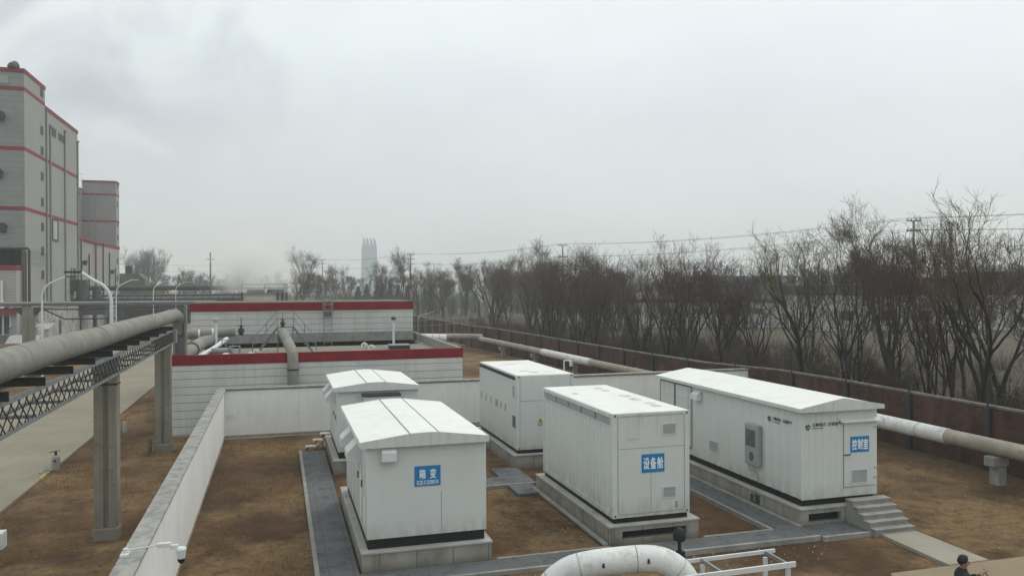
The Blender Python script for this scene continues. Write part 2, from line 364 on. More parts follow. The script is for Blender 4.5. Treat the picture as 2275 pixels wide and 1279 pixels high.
def along(pts, step, start):
    out = []; acc = start
    for a, b in zip(pts[:-1], pts[1:]):
        a, b = Vector(a), Vector(b); L = (b-a).length
        while acc < L: out.append(a+(b-a)*acc/L); acc += step
        acc -= L
    return out
posts = along(wp, 4.15, 3.6)
p0 = None
for i, p in enumerate(posts):
    a = MB().box(p.x-.30, p.x-.13, p.y-.13, p.y+.13, -.1, 2.38).tube([(p.x-.24, p.y, 2.2), (p.x-.24, p.y, 3.35), (p.x-.2, p.y, 3.5), (p.x+.03, p.y, 3.72)], .032, 6)
    a.build('post', STEELD, t)
for zz in (2.8, 3.08, 3.36):
    MB().tube([(p.x-.24, p.y, zz) for p in posts], .006, 3).build('wire', STEELD, t)

# ---------------------------------------------------------------- plinths
def plinth(x0, x1, y0, y1, z, label, vent=None):
    t = thing('concrete_plinth', (x0, y0, 0), label, 'plinth', 'concrete plinths under the cabins')
    if vent:
        a, b = vent
        mb = MB().box(x0, x1, y0+.3, y1, -.2, z-.06).box(x0, a, y0, y0+.3, -.2, z-.06).box(b, x1, y0, y0+.3, -.2, z-.06).box(a, b, y0, y0+.3, -.2, .12).box(a, b, y0, y0+.3, z-.18, z-.06)
    else: mb = MB().box(x0, x1, y0, y1, -.2, z-.06)
    mb.build('base', PLINTH, t)
    B(x0-.03, x1+.03, y0-.03, y1+.03, z-.058, z).build('ledge', CONCL, t, bevel=.012)
    if vent:
        gb = MB().box(a, b, y0+.2, y0+.21, .12, z-.18)
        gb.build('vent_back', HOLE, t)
        gb = MB()
        for i in range(int((b-a)/.07)): gb.box(a+i*.07, a+i*.07+.012, y0+.06, y0+.075, .12, z-.18)
        gb.build('grille', STEELD, t)
    return t
plinth(2.0, 5.36, 20.08, 26.9, .53, 'stained concrete plinth under the front blue-signed transformer kiosk', None)
plinth(2.05, 5.55, 31.0, 36.6, .53, 'concrete plinth under the rear kiosk beside the white back wall', (3.0, 4.6))
plinth(8.8, 11.58, 20.3, 26.75, .52, 'concrete plinth with long vent slot under the ribbed equipment container', (9.2, 11.2))
plinth(8.92, 11.75, 29.9, 36.4, .52, 'concrete plinth under the container with the yellow warning triangle', None)
plinth(14.86, 17.95, 20.1, 29.7, .55, 'long concrete plinth with black graffiti under the control cabin', (15.15, 16.3))
pl = [o for o in col.objects if o.name.startswith('concrete_plinth')][-1]
g_ = text('水渠', INK, pl, (14.855, 22.75, .08), .62, .36, '-x', .04, 'graffiti')
lg = MB().box(14.7, 14.84, 19.985, 29.7, .053, .1); lg.build('footing', CONC, pl)
lg = MB().box(8.62, 8.77, 20.3, 26.75, .0, .06); lg.build('footing', CONC, pl)

# ---------------------------------------------------------------- signs
def sign(x0, x1, z0, z1, y, parent, lines):
    s = B(x0, x1, y-.014, y-.002, z0, z1).build('sign', BLUE, parent)
    for body, u, v, ww, hh, b in lines: text(body, TEXT, s, (x0+u, y-.015, z0+v), ww, hh, '-y', b)
    return s

# ---------------------------------------------------------------- transformer kiosks
def kiosk(x0, y0, W, L, label, signed):
    t = thing('transformer_kiosk', (x0, y0, .53), label, 'kiosk', 'white transformer kiosks with ridged roofs')
    x1, y1 = x0+W, y0+L; z0, z1 = .78, 3.22
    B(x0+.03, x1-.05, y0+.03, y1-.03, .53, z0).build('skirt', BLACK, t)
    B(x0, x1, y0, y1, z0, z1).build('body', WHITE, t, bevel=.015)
    xm = x0+1.5; ex0, ex1 = x0-.17, x1+.02; za, zp = 3.28, 3.455
    rf = MB().prism([(ex0, 3.14), (ex0, za), (xm-.4, zp-.015), (xm, zp), (xm+.33, zp-.01), (ex1+.02, za), (ex1+.02, 3.14), (ex1-.02, 3.14), (ex1-.02, za-.1), (xm, zp-.08), (ex0+.04, za-.1), (ex0+.04, 3.14)], y0-.14, y1+.12)
    r = rf.build('roof', WROOF, t, bevel=.006)
    for yy, yz in ((y0-.17, y0-.145), (y1+.125, y1+.15)):
        MB().prism([(ex0, 3.13), (ex0, za+.01), (xm-.4, zp), (xm, zp+.012), (xm+.33, zp+.005), (ex1+.02, za+.01), (ex1+.02, 3.13)], yy, yz).build('fascia', WHITE, r)
    for k, xx in enumerate((xm-.42, xm+.33)):
        zz = zp-.012
        B(xx, xx+.025, y0-.13, y1+.1, zz-.03, zz+.012).build('roof_seam', SEAM, r)
    # left face doors, labels and seams
    for yy in (y0+1.1, y0+2.2, y0+3.3, y0+4.4): B(x0-.004, x0-.001, yy, yy+.012, z0+.05, z1-.1).build('door_seam', SEAM, t)
    for yy, za_, zb_ in ((y0+.45, 1.0, 1.75), (y0+1.35, 1.0, 1.75), (y0+1.35, 1.95, 2.55)):
        B(x0-.012, x0-.002, yy, yy+.18, za_, zb_).build('nameplate', TEXT, t)
    for yy in (y0+1.0, y0+2.05): B(x0-.04, x0-.002, yy, yy+.05, 1.9, 2.08).build('handle', GREYD, t)
    for yy in (y0+1.3, y0+3.2):
        MB().prism([(x0-.38, 2.55), (x0-.38, 2.75), (x0-.002, 3.12), (x0-.002, 2.5)], yy, yy+.75).build('hood', WMET, t)
    if signed:
        MB().prism([(y0-.002, 2.78), (y0-.2, 2.78), (y0-.2, 3.0), (y0-.002, 3.14)], x0+.37, x0+.74, 'x').build('hood', WMET, t)
        B(x0+.36, x0+.75, y0-.21, y0-.002, 2.755, 2.778).build('hood_lip', GREYP, t)
        B(x0+1.92, x0+1.932, y0-.004, y0-.001, z0+.03, 1.9).build('panel_seam', SEAM, t)
        sign(x0+1.22, x0+1.9, 2.05, 2.57, y0, t, [('箱', .12, .19, .17, .25, .015), ('变', .40, .19, .17, .25, .015), ('SCB13-2500KVA', .06, .04, .57, .11, .004)])
    else:
        B(x0+.95, x0+2.32, y0-.5, y0-.002, 1.3, 2.95).build('switch_box', WHITE, t, bevel=.01)
        b = B(x0+.9, x0+2.37, y0-.56, y0-.002, 2.952, 3.02).build('box_cover', STEELD, t, bevel=.01)
        louvre(x0+2.4, x0+2.9, y0, 1.2, 1.8, t)
    return t
kiosk(2.14, 20.26, 3.13, 6.1, 'white transformer kiosk nearest the camera with the blue sign and ridged roof', True)
kiosk(2.22, 31.25, 3.13, 4.7, 'rear white transformer kiosk with a boxed front, behind the signed kiosk', False)

# ---------------------------------------------------------------- equipment containers
def corrug(x, y0, y1, z0, z1, pitch=.28, d=.036):
    mb = MB(); pts = []; y = y0
    while y < y1-pitch*.5:
        pts += [(x, y), (x, y+pitch*.3), (x+d, y+pitch*.5), (x+d, y+pitch*.8)]; y += pitch
    pts.append((x, y1)); n = len(pts)
    vs = [(a, b, z0) for a, b in pts]+[(a, b, z1) for a, b in pts]
    return mb.add(vs, [(i, i+1, n+i+1, n+i) for i in range(n-1)])
def corner_cast(t, x0, x1, y0, y1, z0, z1):
    for zz in (z0, z1-.12):
        for xx in (x0, x1-.16):
            c = B(xx-.006, xx+.166, y0-.008, y0+.17, zz, zz+.125).build('corner_casting', WHITE, t, bevel=.008)
            B(xx+.05, xx+.11, y0-.0105, y0-.0085, zz+.03, zz+.095).build('lashing_hole', GREYD, c)
W, L = 2.4, 6.06
# ribbed container
x0, y0 = 8.97, 20.44; x1, y1 = x0+W, y0+L; z0, z1 = .67, 3.6
t = thing('equipment_container', (x0, y0, .52), 'ribbed white container with the blue three-character sign on its end', 'container', 'white equipment containers')
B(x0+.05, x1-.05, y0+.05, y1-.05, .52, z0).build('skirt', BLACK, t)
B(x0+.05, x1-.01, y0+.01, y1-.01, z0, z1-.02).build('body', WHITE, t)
corrug(x0+.012, y0+.16, y1-.16, z0+.15, z1-.36).build('ribbed_side', WHITE, t)
fr = MB()
fr.box(x0, x0+.15, y0-.004, y0+.155, z0, z1).box(x0, x0+.15, y1-.155, y1, z0, z1).box(x1-.15, x1+.004, y0-.004, y0+.155, z0, z1)
fr.box(x0, x0+.04, y0+.155, y1-.155, z0, z0+.15).box(x0-.01, x0+.05, y0+.155, y1-.155, z1-.12, z1).box(x0+.15, x1-.15, y0-.004, y0+.05, z1-.07, z1)
fr.box(x0, x0+.045, y0+.155, y1-.155, z1-.385, z1-.35)
fr.build('frame', WHITE, t, bevel=.006)
corner_cast(t, x0, x1, y0, y1, z0, z1)
vb = MB()
for i in range(5): vb.box(x0+.018, x0+.03, y0+.2+i*1.135, y0+.2+i*1.135+1.06, z1-.345, z1-.13)
vb.build('side_vent', GREYP, t)
rf = B(x0+.03, x1-.02, y0+.03, y1-.02, z1-.019, z1+.012).build('roof', WROOF, t)
def roofstain(spots, z, parent, seed):
    rnd = random.Random(seed)
    for (sx, sy, a, b) in spots:
        n = 14; poly = [(sx+math.cos(q*6.283/n)*a*rnd.uniform(.6, 1.2), sy+math.sin(q*6.283/n)*b*rnd.uniform(.6, 1.2)) for q in range(n)]
        MB().prism(poly, z, z+.002, 'z').build('rust_stain', mat('roof_stain', (.5, .49, .46), .8, .3, 3), parent)
roofstain([(x0+1.85, y0+1.0+.0, .16, .28), (x0+1.9, y0+1.5, .14, .2), (x0+1.8, y0+2.4, .2, .3), (x0+1.85, y0+3.2, .2, .25), (x0+1.75, y0+4.6, .17, .3), (x0+1.75, y0+5.2, .15, .2), (x0+.5, y0+4.2, .1, .2)], z1+.014, rf, 3)
dr = B(x0+.17, x1-.17, y0-.002, y0+.008, z0+.1, z1-.1).build('end_doors', WHITE, t)
for b in ((x0+.165, x0+.172, z0+.1, z1-.1), (x1-.172, x1-.165, z0+.1, z1-.1), (x0+.17, x1-.17, 2.6, 2.612), (x0+.17, x1-.17, z0+.095, z0+.103), (x0+1.18, x0+1.19, z0+.1, 2.6), (x0+.17, x1-.17, z1-.104, z1-.096)):
    B(b[0], b[1], y0-.006, y0-.0025, b[2], b[3]).build('panel_seam', SEAM, dr)
louvre(x0+1.56, x0+1.94, y0-.002, 2.96, 3.24, t); louvre(x0+1.56, x0+1.94, y0-.002, 1.16, 1.44, t)
sign(x0+.89, x0+1.6, 1.9, 2.42, y0, t, [('设', .05, .09, .19, .34, .018), ('备', .265, .09, .19, .34, .018), ('舱', .48, .09, .19, .34, .018)])
B(x0+.45, x0+.85, y0-.01, y0-.003, 2.86, 2.9).build('faded_mark', mat('faded', (.5, .54, .53), .6), t)
B(x0+1.93, x0+2.03, y0-.01, y0-.003, .83, 1.02).build('data_plate', GREYP, t)
# plain container behind
x0, y0 = 9.09, 30.05; x1, y1 = x0+W, y0+L; z1 = 3.62
t = thing('equipment_container', (x0, y0, .52), 'smooth-sided white container with a yellow warning triangle, behind the ribbed one', 'container', 'white equipment containers')
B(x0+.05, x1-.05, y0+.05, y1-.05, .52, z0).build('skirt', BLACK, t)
B(x0, x1, y0, y1, z0, z1-.02).build('body', WHITE, t, bevel=.01)
corner_cast(t, x0, x1, y0, y1, z0, z1)
rf = B(x0+.02, x1-.02, y0+.02, y1-.02, z1-.019, z1+.012).build('roof', WROOF, t)
roofstain([(x0+1.0, y0+1.0, .3, .22), (x0+.8, y0+1.5, .25, .15), (x0+1.0, y0+4.4, .4, .18), (x0+1.7, y0+.9, .3, .08)], z1+.014, rf, 8)
B(x0-.02, x0-.001, y0+.25, y1-.08, z1-.2, z1-.06).build('side_slot', STEELD, t)
B(x0-.012, x0-.001, y0+.05, y1-.05, z1-.32, z1-.3).build('side_rail', WHITE, t)
for b in ((x0+.12, x0+.13, z0+.08, z1-.15), (x0+.12, x1-.12, 2.6, 2.615), (x1-.13, x1-.12, z0+.08, z1-.15), (x0+.12, x1-.12, z0+.08, z0+.09), (x0+1.2, x0+1.21, z0+.09, 2.6)):
    B(b[0], b[1], y0-.006, y0-.001, b[2], b[3]).build('panel_seam', SEAM, t)
for i, yy in enumerate((1.6, 2.3, 2.9, 3.1, 3.9, 4.8, 5.6)): B(x0-.03, x0-.001, y0+yy, y0+yy+.05, 2.0, 2.28).build('handle', GREYP, t)
louvre(y0+.25, y0+.55, x0, 2.72, 3.2, t, GREYP, '-x'); louvre(y0+.25, y0+.55, x0, 1.55, 1.95, t, GREYD, '-x')
ws = MB().prism([(x0+.85, 1.72), (x0+1.09, 1.72), (x0+.97, 1.92)], y0-.01, y0-.002).build('warning_triangle', YEL, t)
MB().prism([(x0+.975, 1.89), (x0+.94, 1.81), (x0+.965, 1.81), (x0+.955, 1.75), (x0+1.0, 1.83), (x0+.975, 1.83), (x0+.985, 1.89)], y0-.013, y0-.0105).build('bolt_symbol', INK, ws)
B(x0+.87, x0+1.07, y0-.01, y0-.002, 1.6, 1.68).build('label_plate', GREYP, t)

# ---------------------------------------------------------------- control cabin
x0, y0 = 15.01, 20.25; x1, y1 = x0+2.73, y0+9.15; z0, z1 = .77, 3.44
t = thing('control_cabin', (x0, y0, .55), 'long white ribbed control cabin with gabled roof, door and steps', 'cabin')
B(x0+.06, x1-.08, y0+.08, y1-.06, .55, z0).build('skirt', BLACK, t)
B(x0+.035, x1, y0+.03, y1, z0, z1).build('body', WHITE, t)
corrug(x0+.001, y0+.05, 26.7, z0, z1, .42, .018).build('ribbed_side', WHITE, t)
mb = MB(); xx = x0+.05; pts = [(x0+.001, y0+.05), (x0+.001, y0+.001)]
while xx < 16.35: pts += [(xx, y0+.001), (xx+.09, y0+.001), (xx+.11, y0+.018), (xx+.2, y0+.018), (xx+.22, y0+.001)]; xx += .26
pts += [(16.45, y0+.001), (16.45, y0+.03)]
n = len(pts); mb.add([(a, b, z0) for a, b in pts]+[(a, b, z1) for a, b in pts], [(i, i+1, n+i+1, n+i) for i in range(n-1)]); mb.build('ribbed_end', WHITE, t)
B(16.45, x1+.001, y0+.002, y0+.029, z0, z1).build('door_wall', WHITE, t)
B(x0+.0, x1+.003, y0-.001, y0+.02, z0-.02, z0-.001).build('bottom_rail', WHITE, t)
xm = 16.38
r = MB().prism([(14.9, 3.44), (14.9, 3.51), (xm, 3.76), (17.86, 3.51), (17.86, 3.44)], y0-.16, y1+.14).build('roof', WROOF, t, bevel=.008)
MB().prism([(14.89, 3.4), (14.89, 3.53), (xm, 3.78), (17.87, 3.53), (17.87, 3.4)], y0-.185, y0-.162).build('fascia', WHITE, r)
MB().box(x0-.14, x0-.11, y0-.18, y1+.13, 3.4, 3.51).build('gutter', WHITE, r)
d = B(16.52, 17.66, y0-.025, y0, 1.04, 3.0).build('door', WHITE, t, bevel=.006)
B(16.5, 16.518, y0-.01, y0+.0, 1.02, 3.02).build('door_gap', SEAM, d); B(16.5, 17.68, y0-.01, y0, 3.003, 3.018).build('door_gap', SEAM, d); B(16.5, 17.68, y0-.01, y0, 1.02, 1.036).build('door_gap', SEAM, d)
T([(16.5, y0-.06, 2.02), (16.72, y0-.07, 2.03)], .018, 8).build('handle', STEELD, d)
for zz in (1.25, 1.55, 2.8): B(17.6, 17.69, y0-.04, y0-.027, zz, zz+.04).build('hinge', GREYP, d)
MB().prism([(y0-.002, 3.12), (y0-.16, 3.04), (y0-.16, 3.02), (y0-.002, 3.04)], 16.36, 17.78, 'x').build('door_canopy', WHITE, t)
sign(16.74, 17.42, 2.08, 2.56, y0-.024, d, [('控', .05, .08, .18, .32, .018), ('制', .255, .08, .18, .32, .018), ('室', .46, .08, .18, .32, .018)])
louvre(16.79, 17.33, y0-.026, 1.15, 1.53, d)
def logo(parent, org, face):
    ox, oy, oz = org; mb = MB(); n = 16; rr = .085
    rim = [(math.cos(q*6.283/n), math.sin(q*6.283/n)) for q in range(n)]
    for q in range(n):
        if q % 5 == 4: continue
        a, b = rim[q], rim[(q+1) % n]
        poly = [(rr+a[0]*rr, rr+a[1]*rr), (rr+b[0]*rr, rr+b[1]*rr), (rr+b[0]*rr*.25+.01, rr+b[1]*rr*.3), (rr+a[0]*rr*.25+.01, rr+a[1]*rr*.3)]
        if face == '-y': mb.prism([(ox+u, oz+v) for u, v in poly], oy-.004, oy)
        else: mb.prism([(oy-u, oz+v) for u, v in poly], ox-.004, ox, 'x')
    mb.build('emblem', LOGO, parent)
logo(t, (15.16, y0-.002, 2.84), '-y'); text('三峡电力  力诺电气', INK, t, (15.4, y0-.003, 2.93), 1.04, .115, '-y', .012)
B(15.4, 15.78, y0-.006, y0-.002, 2.87, 2.89).build('small_print', INK, t)
logo(t, (x0-.002, 21.95, 2.86), '-x'); text('三峡电力  力诺电气', INK, t, (x0-.003, 21.7, 2.93), 1.0, .115, '-x', .012)
B(x0-.006, x0-.002, 21.3, 21.7, 2.87, 2.89).build('small_print', INK, t)
ac = B(x0-.17, x0-.001, 22.25, 23.0, 1.3, 2.65).build('air_conditioner', GREYP, t, bevel=.03)
B(x0-.178, x0-.171, 22.38, 22.92, 1.92, 2.47).build('screen', GREYD, ac)
for a, b in (((22.92, 2.2), (22.62, 2.45)), ((22.7, 1.93), (22.4, 2.2))): T([(x0-.182, a[0], a[1]), (x0-.182, b[0], b[1])], .008, 4).build('brace', GREYP, ac)
MB().prism([(22.6+.13*math.cos(q*.3927), 1.6+.15*math.sin(q*.3927)) for q in range(16)], x0-.178, x0-.171, 'x').build('fan_grille', GREYD, ac)
T([(x0-.08, 22.9, 1.3), (x0-.1, 22.88, 1.18), (x0-.12, 22.75, 1.12), (x0-.06, 22.5, 1.1), (x0-.04, 22.42, .95), (x0-.04, 22.42, .8)], .02, 6).build('drain_hose', GREYP, t)
louvre(24.92, 25.48, x0, 1.24, 1.58, t, GREYP, '-x')
MB().prism([(x0-.002, 3.28), (x0-.2, 3.15), (x0-.22, 2.95), (x0-.002, 2.9)], 26.05, 26.5).build('hood', WMET, t)
for a, b in ((26.78, 28.04), (28.1, 29.33)):
    d = B(x0-.02, x0+.03, a, b, 1.03, 3.36).build('side_door', WHITE, t)
    fb = MB().box(x0-.026, x0-.021, a, a+.035, 1.03, 3.36).box(x0-.026, x0-.021, b-.035, b, 1.03, 3.36).box(x0-.026, x0-.021, a+.035, b-.035, 3.325, 3.36).box(x0-.026, x0-.021, a+.035, b-.035, 1.03, 1.065)
    fb.build('gasket', STEELD, d)
    B(x0-.034, x0-.021, a+.1, b-.1, 2.85, 2.92).build('door_rib', WHITE, d)
T([(x0-.05, 27.0, 1.2), (x0-.05, 27.0, 3.3)], .014, 6).build('lock_rod', WMET, t)

# concrete steps at the cabin door
t = thing('door_steps', (17.1, 19.6, 0), 'worn concrete steps leading up to the control cabin door', 'steps')
n = 5
mb = MB()
for i in range(n):
    ya = 19.78-i*.24; yb = 20.08 if i == 0 else ya+.239; mb.box(16.45, 17.8, ya, yb, -.15, .70-i*.145)
mb.build('step_blocks', CONC, t)
mb = MB()
for i in range(n):
    ya = 19.78-i*.24; yb = 20.08 if i == 0 else ya+.236; mb.box(16.42, 17.83, ya-.03, yb, .702-i*.145, .745-i*.145)
mb.build('treads', CONC, t, bevel=.01)
# steel steps by the rear kiosk
t = thing('steel_steps', (1.5, 36.0, 0), 'small open steel steps beside the rear kiosk plinth', 'steps')
for i in range(3):
    a = MB(); X, Y, Z = 1.15+i*.33, 35.7+i*.35, .18+i*.2
    for k in range(4): a.box(X, X+.42, Y+k*.09, Y+k*.09+.05, Z, Z+.03)
    a.box(X, X+.03, Y-.02, Y+.36, Z-.04, Z-.001).box(X+.39, X+.42, Y-.02, Y+.36, Z-.04, Z-.001)
    a.build('tread', WMET, t)
MB().tube([(1.15, 35.7, .05), (2.25, 36.9, .62)], .02, 6).tube([(1.55, 35.7, .05), (2.3, 36.5, .62)], .02, 6).tube([(1.2, 35.75, -.05), (1.2, 35.75, .2)], .02, 6).tube([(1.9, 36.4, -.05), (1.9, 36.4, .55)], .02, 6).build('stringer', STEELD, t)

# ---------------------------------------------------------------- pump house with red parapets
t = thing('pump_house', (-5, 41.46, 0), 'low white tiled pump house with red parapet band and sunken roof', 'building')
X0, X1, Y0, Y1 = -5.0, 9.5, 41.46, 54.9
mb = MB().box(X0, X1, Y0, Y0+.25, -.2, 3.36).box(X0, X0+.25, Y0+.25, Y1, -.2, 3.36).box(X1-.25, X1, Y0+.25, 58, -.2, 3.36)
mb.build('wall', TILE, t)
mb = MB().box(X0-.03, X1+.03, Y0-.03, Y0+.22, 3.362, 3.86).box(X0-.03, X0+.22, Y0+.221, Y1, 3.362, 3.86).box(X1+.005, X1+.03, Y0+.221, 58, 3.362, 3.86)
mb.build('red_parapet', RED, t)
B(X1-.2, X1+.004, Y0+.221, 58, 3.362, 3.875).build('parapet_inner', CONC, t)
B(X0+.25, X1-.25, Y0+.25, 51.3, 2.6, 3.4).build('roof_slab', mat('roof_tan', (.2, .19, .155), .9, .2, .8, dirt=(.12, .115, .1)), t)
B(X0+.25, X1-.25, 51.3, 54.9, 2.0, 2.3).build('sump_floor', HOLE, t)  # pit floor coloured near-black to paint its shade
# the taller block behind
t = thing('filter_house', (-5.4, 54.9, 0), 'taller white tiled block with red top band behind the low roof', 'building')
Xa, Xb, Ya, Yb = -5.4, 9.07, 54.9, 62
B(Xa, Xb, Ya, Yb, 3.43, 4.05).build('concrete_base', CONC, t); B(Xa+.1, Xb-.1, Ya+.6, Yb, -.2, 3.429).build('base_shade_box', HOLE, t)  # near-black box paints the shadow strip under the concrete base
B(Xa+.02, Xb-.02, Ya+.02, Yb, 4.051, 5.56).build('wall', TILE, t)
B(Xa-.02, Xb+.02, Ya-.03, Yb+.02, 5.562, 6.08).build('red_parapet', RED, t)
B(Xa+.05, Xb-.05, Ya+.1, Yb-.1, 6.082, 6.13).build('roof', mat('roof_olive', (.13, .125, .09), .9, .2, .8), t)
ld = thing('roof_ladder', (3.2, 54.7, 3.4), 'tall caged steel ladder fixed to the tiled block wall', 'ladder')
mb = MB()
for xx in (2.98, 3.5): mb.tube([(xx, 54.6, 3.2), (xx, 54.6, 6.5), (xx, 54.9, 7.3), (xx, 55.6, 7.3), (xx, 55.6, 6.1)], .03, 6)
mb.build('stringers', STEEL, ld)
mb = MB()
for i in range(13): mb.tube([(2.98, 54.6, 3.4+i*.28), (3.5, 54.6, 3.4+i*.28)], .016, 5)
mb.build('rungs', STEEL, ld)
mb = MB()
for zz in (5.5, 6.0, 6.5): mb.tube([(2.98, 54.6, zz), (2.9, 54.25, zz), (3.05, 53.98, zz), (3.43, 53.98, zz), (3.58, 54.25, zz), (3.5, 54.6, zz)], .02, 5)
for q in ((2.9, 54.25), (3.05, 53.98), (3.43, 53.98), (3.58, 54.25)): mb.tube([(q[0], q[1], 5.3), (q[0], q[1], 6.6)], .014, 4)
mb.build('cage', STEEL, ld)
B(3.0, 3.5, 54.52, 54.58, 5.15, 5.5).build('guard_plate', GREYD, ld)

# step-over stairs on the low roof
t = thing('stepover_stairs', (.4, 46, 3.4), 'grey steel step-over stairs with handrails on the low roof', 'stairs')
B(.0, .85, 45.7, 46.5, 4.9, 4.96).build('platform', BLUEST, t)
for sx, xa, xb in ((-1, .0, -1.15), (1, .85, 1.95)):
    mb = MB()
    for yy in (45.72, 46.46):
        mb.add([(xa, yy, 4.96), (xb, yy, 3.5), (xb, yy, 3.36), (xa, yy, 4.80), (xa, yy+.04, 4.96), (xb, yy+.04, 3.5), (xb, yy+.04, 3.36), (xa, yy+.04, 4.80)], [(0,1,2,3),(4,7,6,5),(0,4,5,1),(3,2,6,7),(0,3,7,4),(1,5,6,2)])
    for k in range(7):
        u = (k+.5)/7; xx = xa+(xb-xa)*u; zz = 4.95-1.5*u; mb.box(xx-.1, xx+.1, 45.77, 46.45, zz-.06, zz-.035)
    mb.build('flight', BLUEST, t)
mb = MB()
for yy in (45.72, 46.48):
    mb.tube([(-1.35, yy, 3.6), (-1.3, yy, 4.35), (0, yy, 5.82), (.85, yy, 5.8), (2.0, yy, 4.4), (2.1, yy, 3.6)], .02, 6)
    mb.tube([(-1.2, yy, 4.0), (0, yy, 5.4), (.85, yy, 5.4), (1.95, yy, 4.0)], .014, 5)
    for a, b, c in ((0, 4.9, 5.82), (.85, 4.9, 5.8), (-.6, 4.25, 5.12), (1.45, 4.2, 5.07)): mb.tube([(a, yy, b), (a, yy, c)], .016, 5)
mb.build('handrails', STEEL, t)
mb = MB()
for xx in (.0, .82):
    for yy in (45.75, 46.42): mb.tube([(xx, yy, 3.35), (xx, yy, 4.9)], .035, 4)
mb.build('legs', BLUEST, t)
def valve(x, y, z, label, s=1.):
    t = thing('gate_valve', (x, y, z), label, 'valve', 'valves on the pump house roof')
    MB().tube([(x, y, z), (x, y, z+.12*s), (x, y, z+.13*s), (x, y, z+.3*s), (x, y, z+.32*s), (x, y, z+.4*s)], [.1*s, .1*s, .16*s, .12*s, .06*s, .05*s], 12).build('bonnet', STEELD, t)
    MB().tube([(x, y, z+.4*s), (x, y, z+.8*s)], .02*s, 6).build('stem', STEELD, t)
    MB().tube([(x+.16*s*math.cos(q*.5236), y+.16*s*math.sin(q*.5236), z+.42*s) for q in range(13)], .014*s, 5).build('handwheel', STEELD, t)
valve(.27, 45.4, 4.97, 'dark valve standing on the step-over platform', .9)
valve(-2.05, 49.0, 4.35, 'dark valve spindle at the left of the low roof by the pipes', 1.3)
t = thing('riser_pipe', (.45, 45, 3.4), 'thick grey riser pipe bending over the red parapet and down the tiled wall', 'pipe')
MB().tube([(.22, 46.3, 4.25), (.25, 45.6, 4.6), (.3, 44.8, 4.66), (.42, 43.6, 4.45), (.58, 42.3, 4.15), (.68, 41.6, 3.98), (.72, 41.2, 3.75), (.73, 41.1, 3.4), (.73, 41.1, 2.6), (.73, 41.1, 0)], .27, 16).build('lagging', LAG, t, smooth=True)
MB().tube([(.73, 41.1, 3.0), (.73, 41.1, 3.08)], .285, 16).build('strap', STEELD, t); MB().tube([(.73, 41.1, 1.6), (.73, 41.1, 1.66)], .285, 16).build('strap', STEELD, t)

# roof pipes at the left
t = thing('roof_header_pipe', (-4.8, 48, 4.4), 'horizontal lagged header pipe lying above the left of the low roof', 'pipe')
MB().tube([(-4.9, 48, 4.5), (-3.3, 48.1, 4.55), (-2.35, 48.2, 4.6)], .27, 16).build('lagging', LAG, t, smooth=True)
MB().box(-4.4, -4.3, 47.9, 48.2, 3.4, 4.3).box(-2.9, -2.8, 48, 48.3, 3.4, 4.3).build('support', BLUEST, t)
MB().tube([(-4.3, 48, 4.5), (-4.2, 48, 4.5)], .28, 16).build('band', WMET, t); MB().tube([(-3.6, 48.07, 4.54), (-3.5, 48.08, 4.54)], .28, 16).build('band', WMET, t)
t = thing('roof_branch_pipe', (-4.3, 44, 3.6), 'short fat lagged branch pipe beside the steel column on the low roof', 'pipe')
MB().tube([(-4.75, 42.5, 3.5), (-4.45, 43.2, 3.8), (-3.9, 45.6, 4.2), (-3.6, 46.8, 4.2), (-3.55, 47.4, 3.6)], .33, 16).build('lagging', LAG, t, smooth=True)
MB().tube([(-4.28, 44, 3.95), (-4.24, 44.15, 3.98)], .36, 16).build('flange', STEELD, t)
t = thing('roof_drain_pipe', (-3.6, 43, 3.6), 'thin pale sloping pipe in front of the fat branch pipe', 'pipe')
MB().tube([(-3.95, 42.2, 3.6), (-3.3, 44.5, 3.9), (-2.75, 47.3, 4.25)], .12, 12).build('lagging', WMET, t, smooth=True)
t = thing('pump_set', (-2.8, 43.6, 3.4), 'grey pump set with white cover behind the red parapet at left', 'pump')
MB().box(-3.2, -2.0, 43.2, 44.2, 3.4, 3.62).build('bed', STEEL, t); MB().tube([(-3.3, 43.7, 3.85), (-2.3, 43.7, 3.85)], .17, 12).build('motor', STEEL, t, smooth=True)
MB().tube([(-2.55, 43, 3.42), (-2.55, 43, 3.72), (-2.55, 43, 3.8)], [.28, .26, .1], 12).build('cover', WMET, t, smooth=True)
MB().tube([(-1.9, 43.5, 3.4), (-1.9, 43.5, 4.1), (-2.4, 43.5, 4.1), (-2.4, 43.5, 3.6)], .05, 8).box(-2.9, -2.3, 45.3, 45.34, 4.3, 4.34).box(-2.9, -2.86, 45.3, 45.34, 3.4, 4.3).box(-2.34, -2.3, 45.3, 45.34, 3.4, 4.3).build('frame', STEEL, t)
def ventpost(x, y, h, label, dark):
    t = thing('vent_post', (x, y, 3.4), label, 'vent', 'white vent posts on the low roof')
    MB().tube([(x, y, 3.3), (x, y, h)], .075, 10).build('stem', WMET, t, smooth=True)
    MB().tube([(x, y, h), (x, y, h+.1)], [.1, .2], 10).build('collar', WMET, t)
    MB().tube([(x, y, h+.1), (x, y, h+.2), (x, y, h+.3)], [.15, .16, .06], 10).build('cap', dark, t, smooth=True)
ventpost(7.05, 50.3, 4.95, 'white vent post with black cap at the right of the low roof', STEELD)
ventpost(-3.26, 46.5, 5.2, 'white vent post with pale cap above the header pipe', GREYP)
t = thing('roof_hatch', (7.0, 47.5, 3.4), 'dark flat hatch box on the low roof near the right parapet', 'hatch')
B(6.45, 7.6, 47.2, 48.3, 3.4, 3.62).build('curb', STEELD, t); B(6.4, 7.65, 47.15, 48.35, 3.622, 3.67).build('lid', STEEL, t)
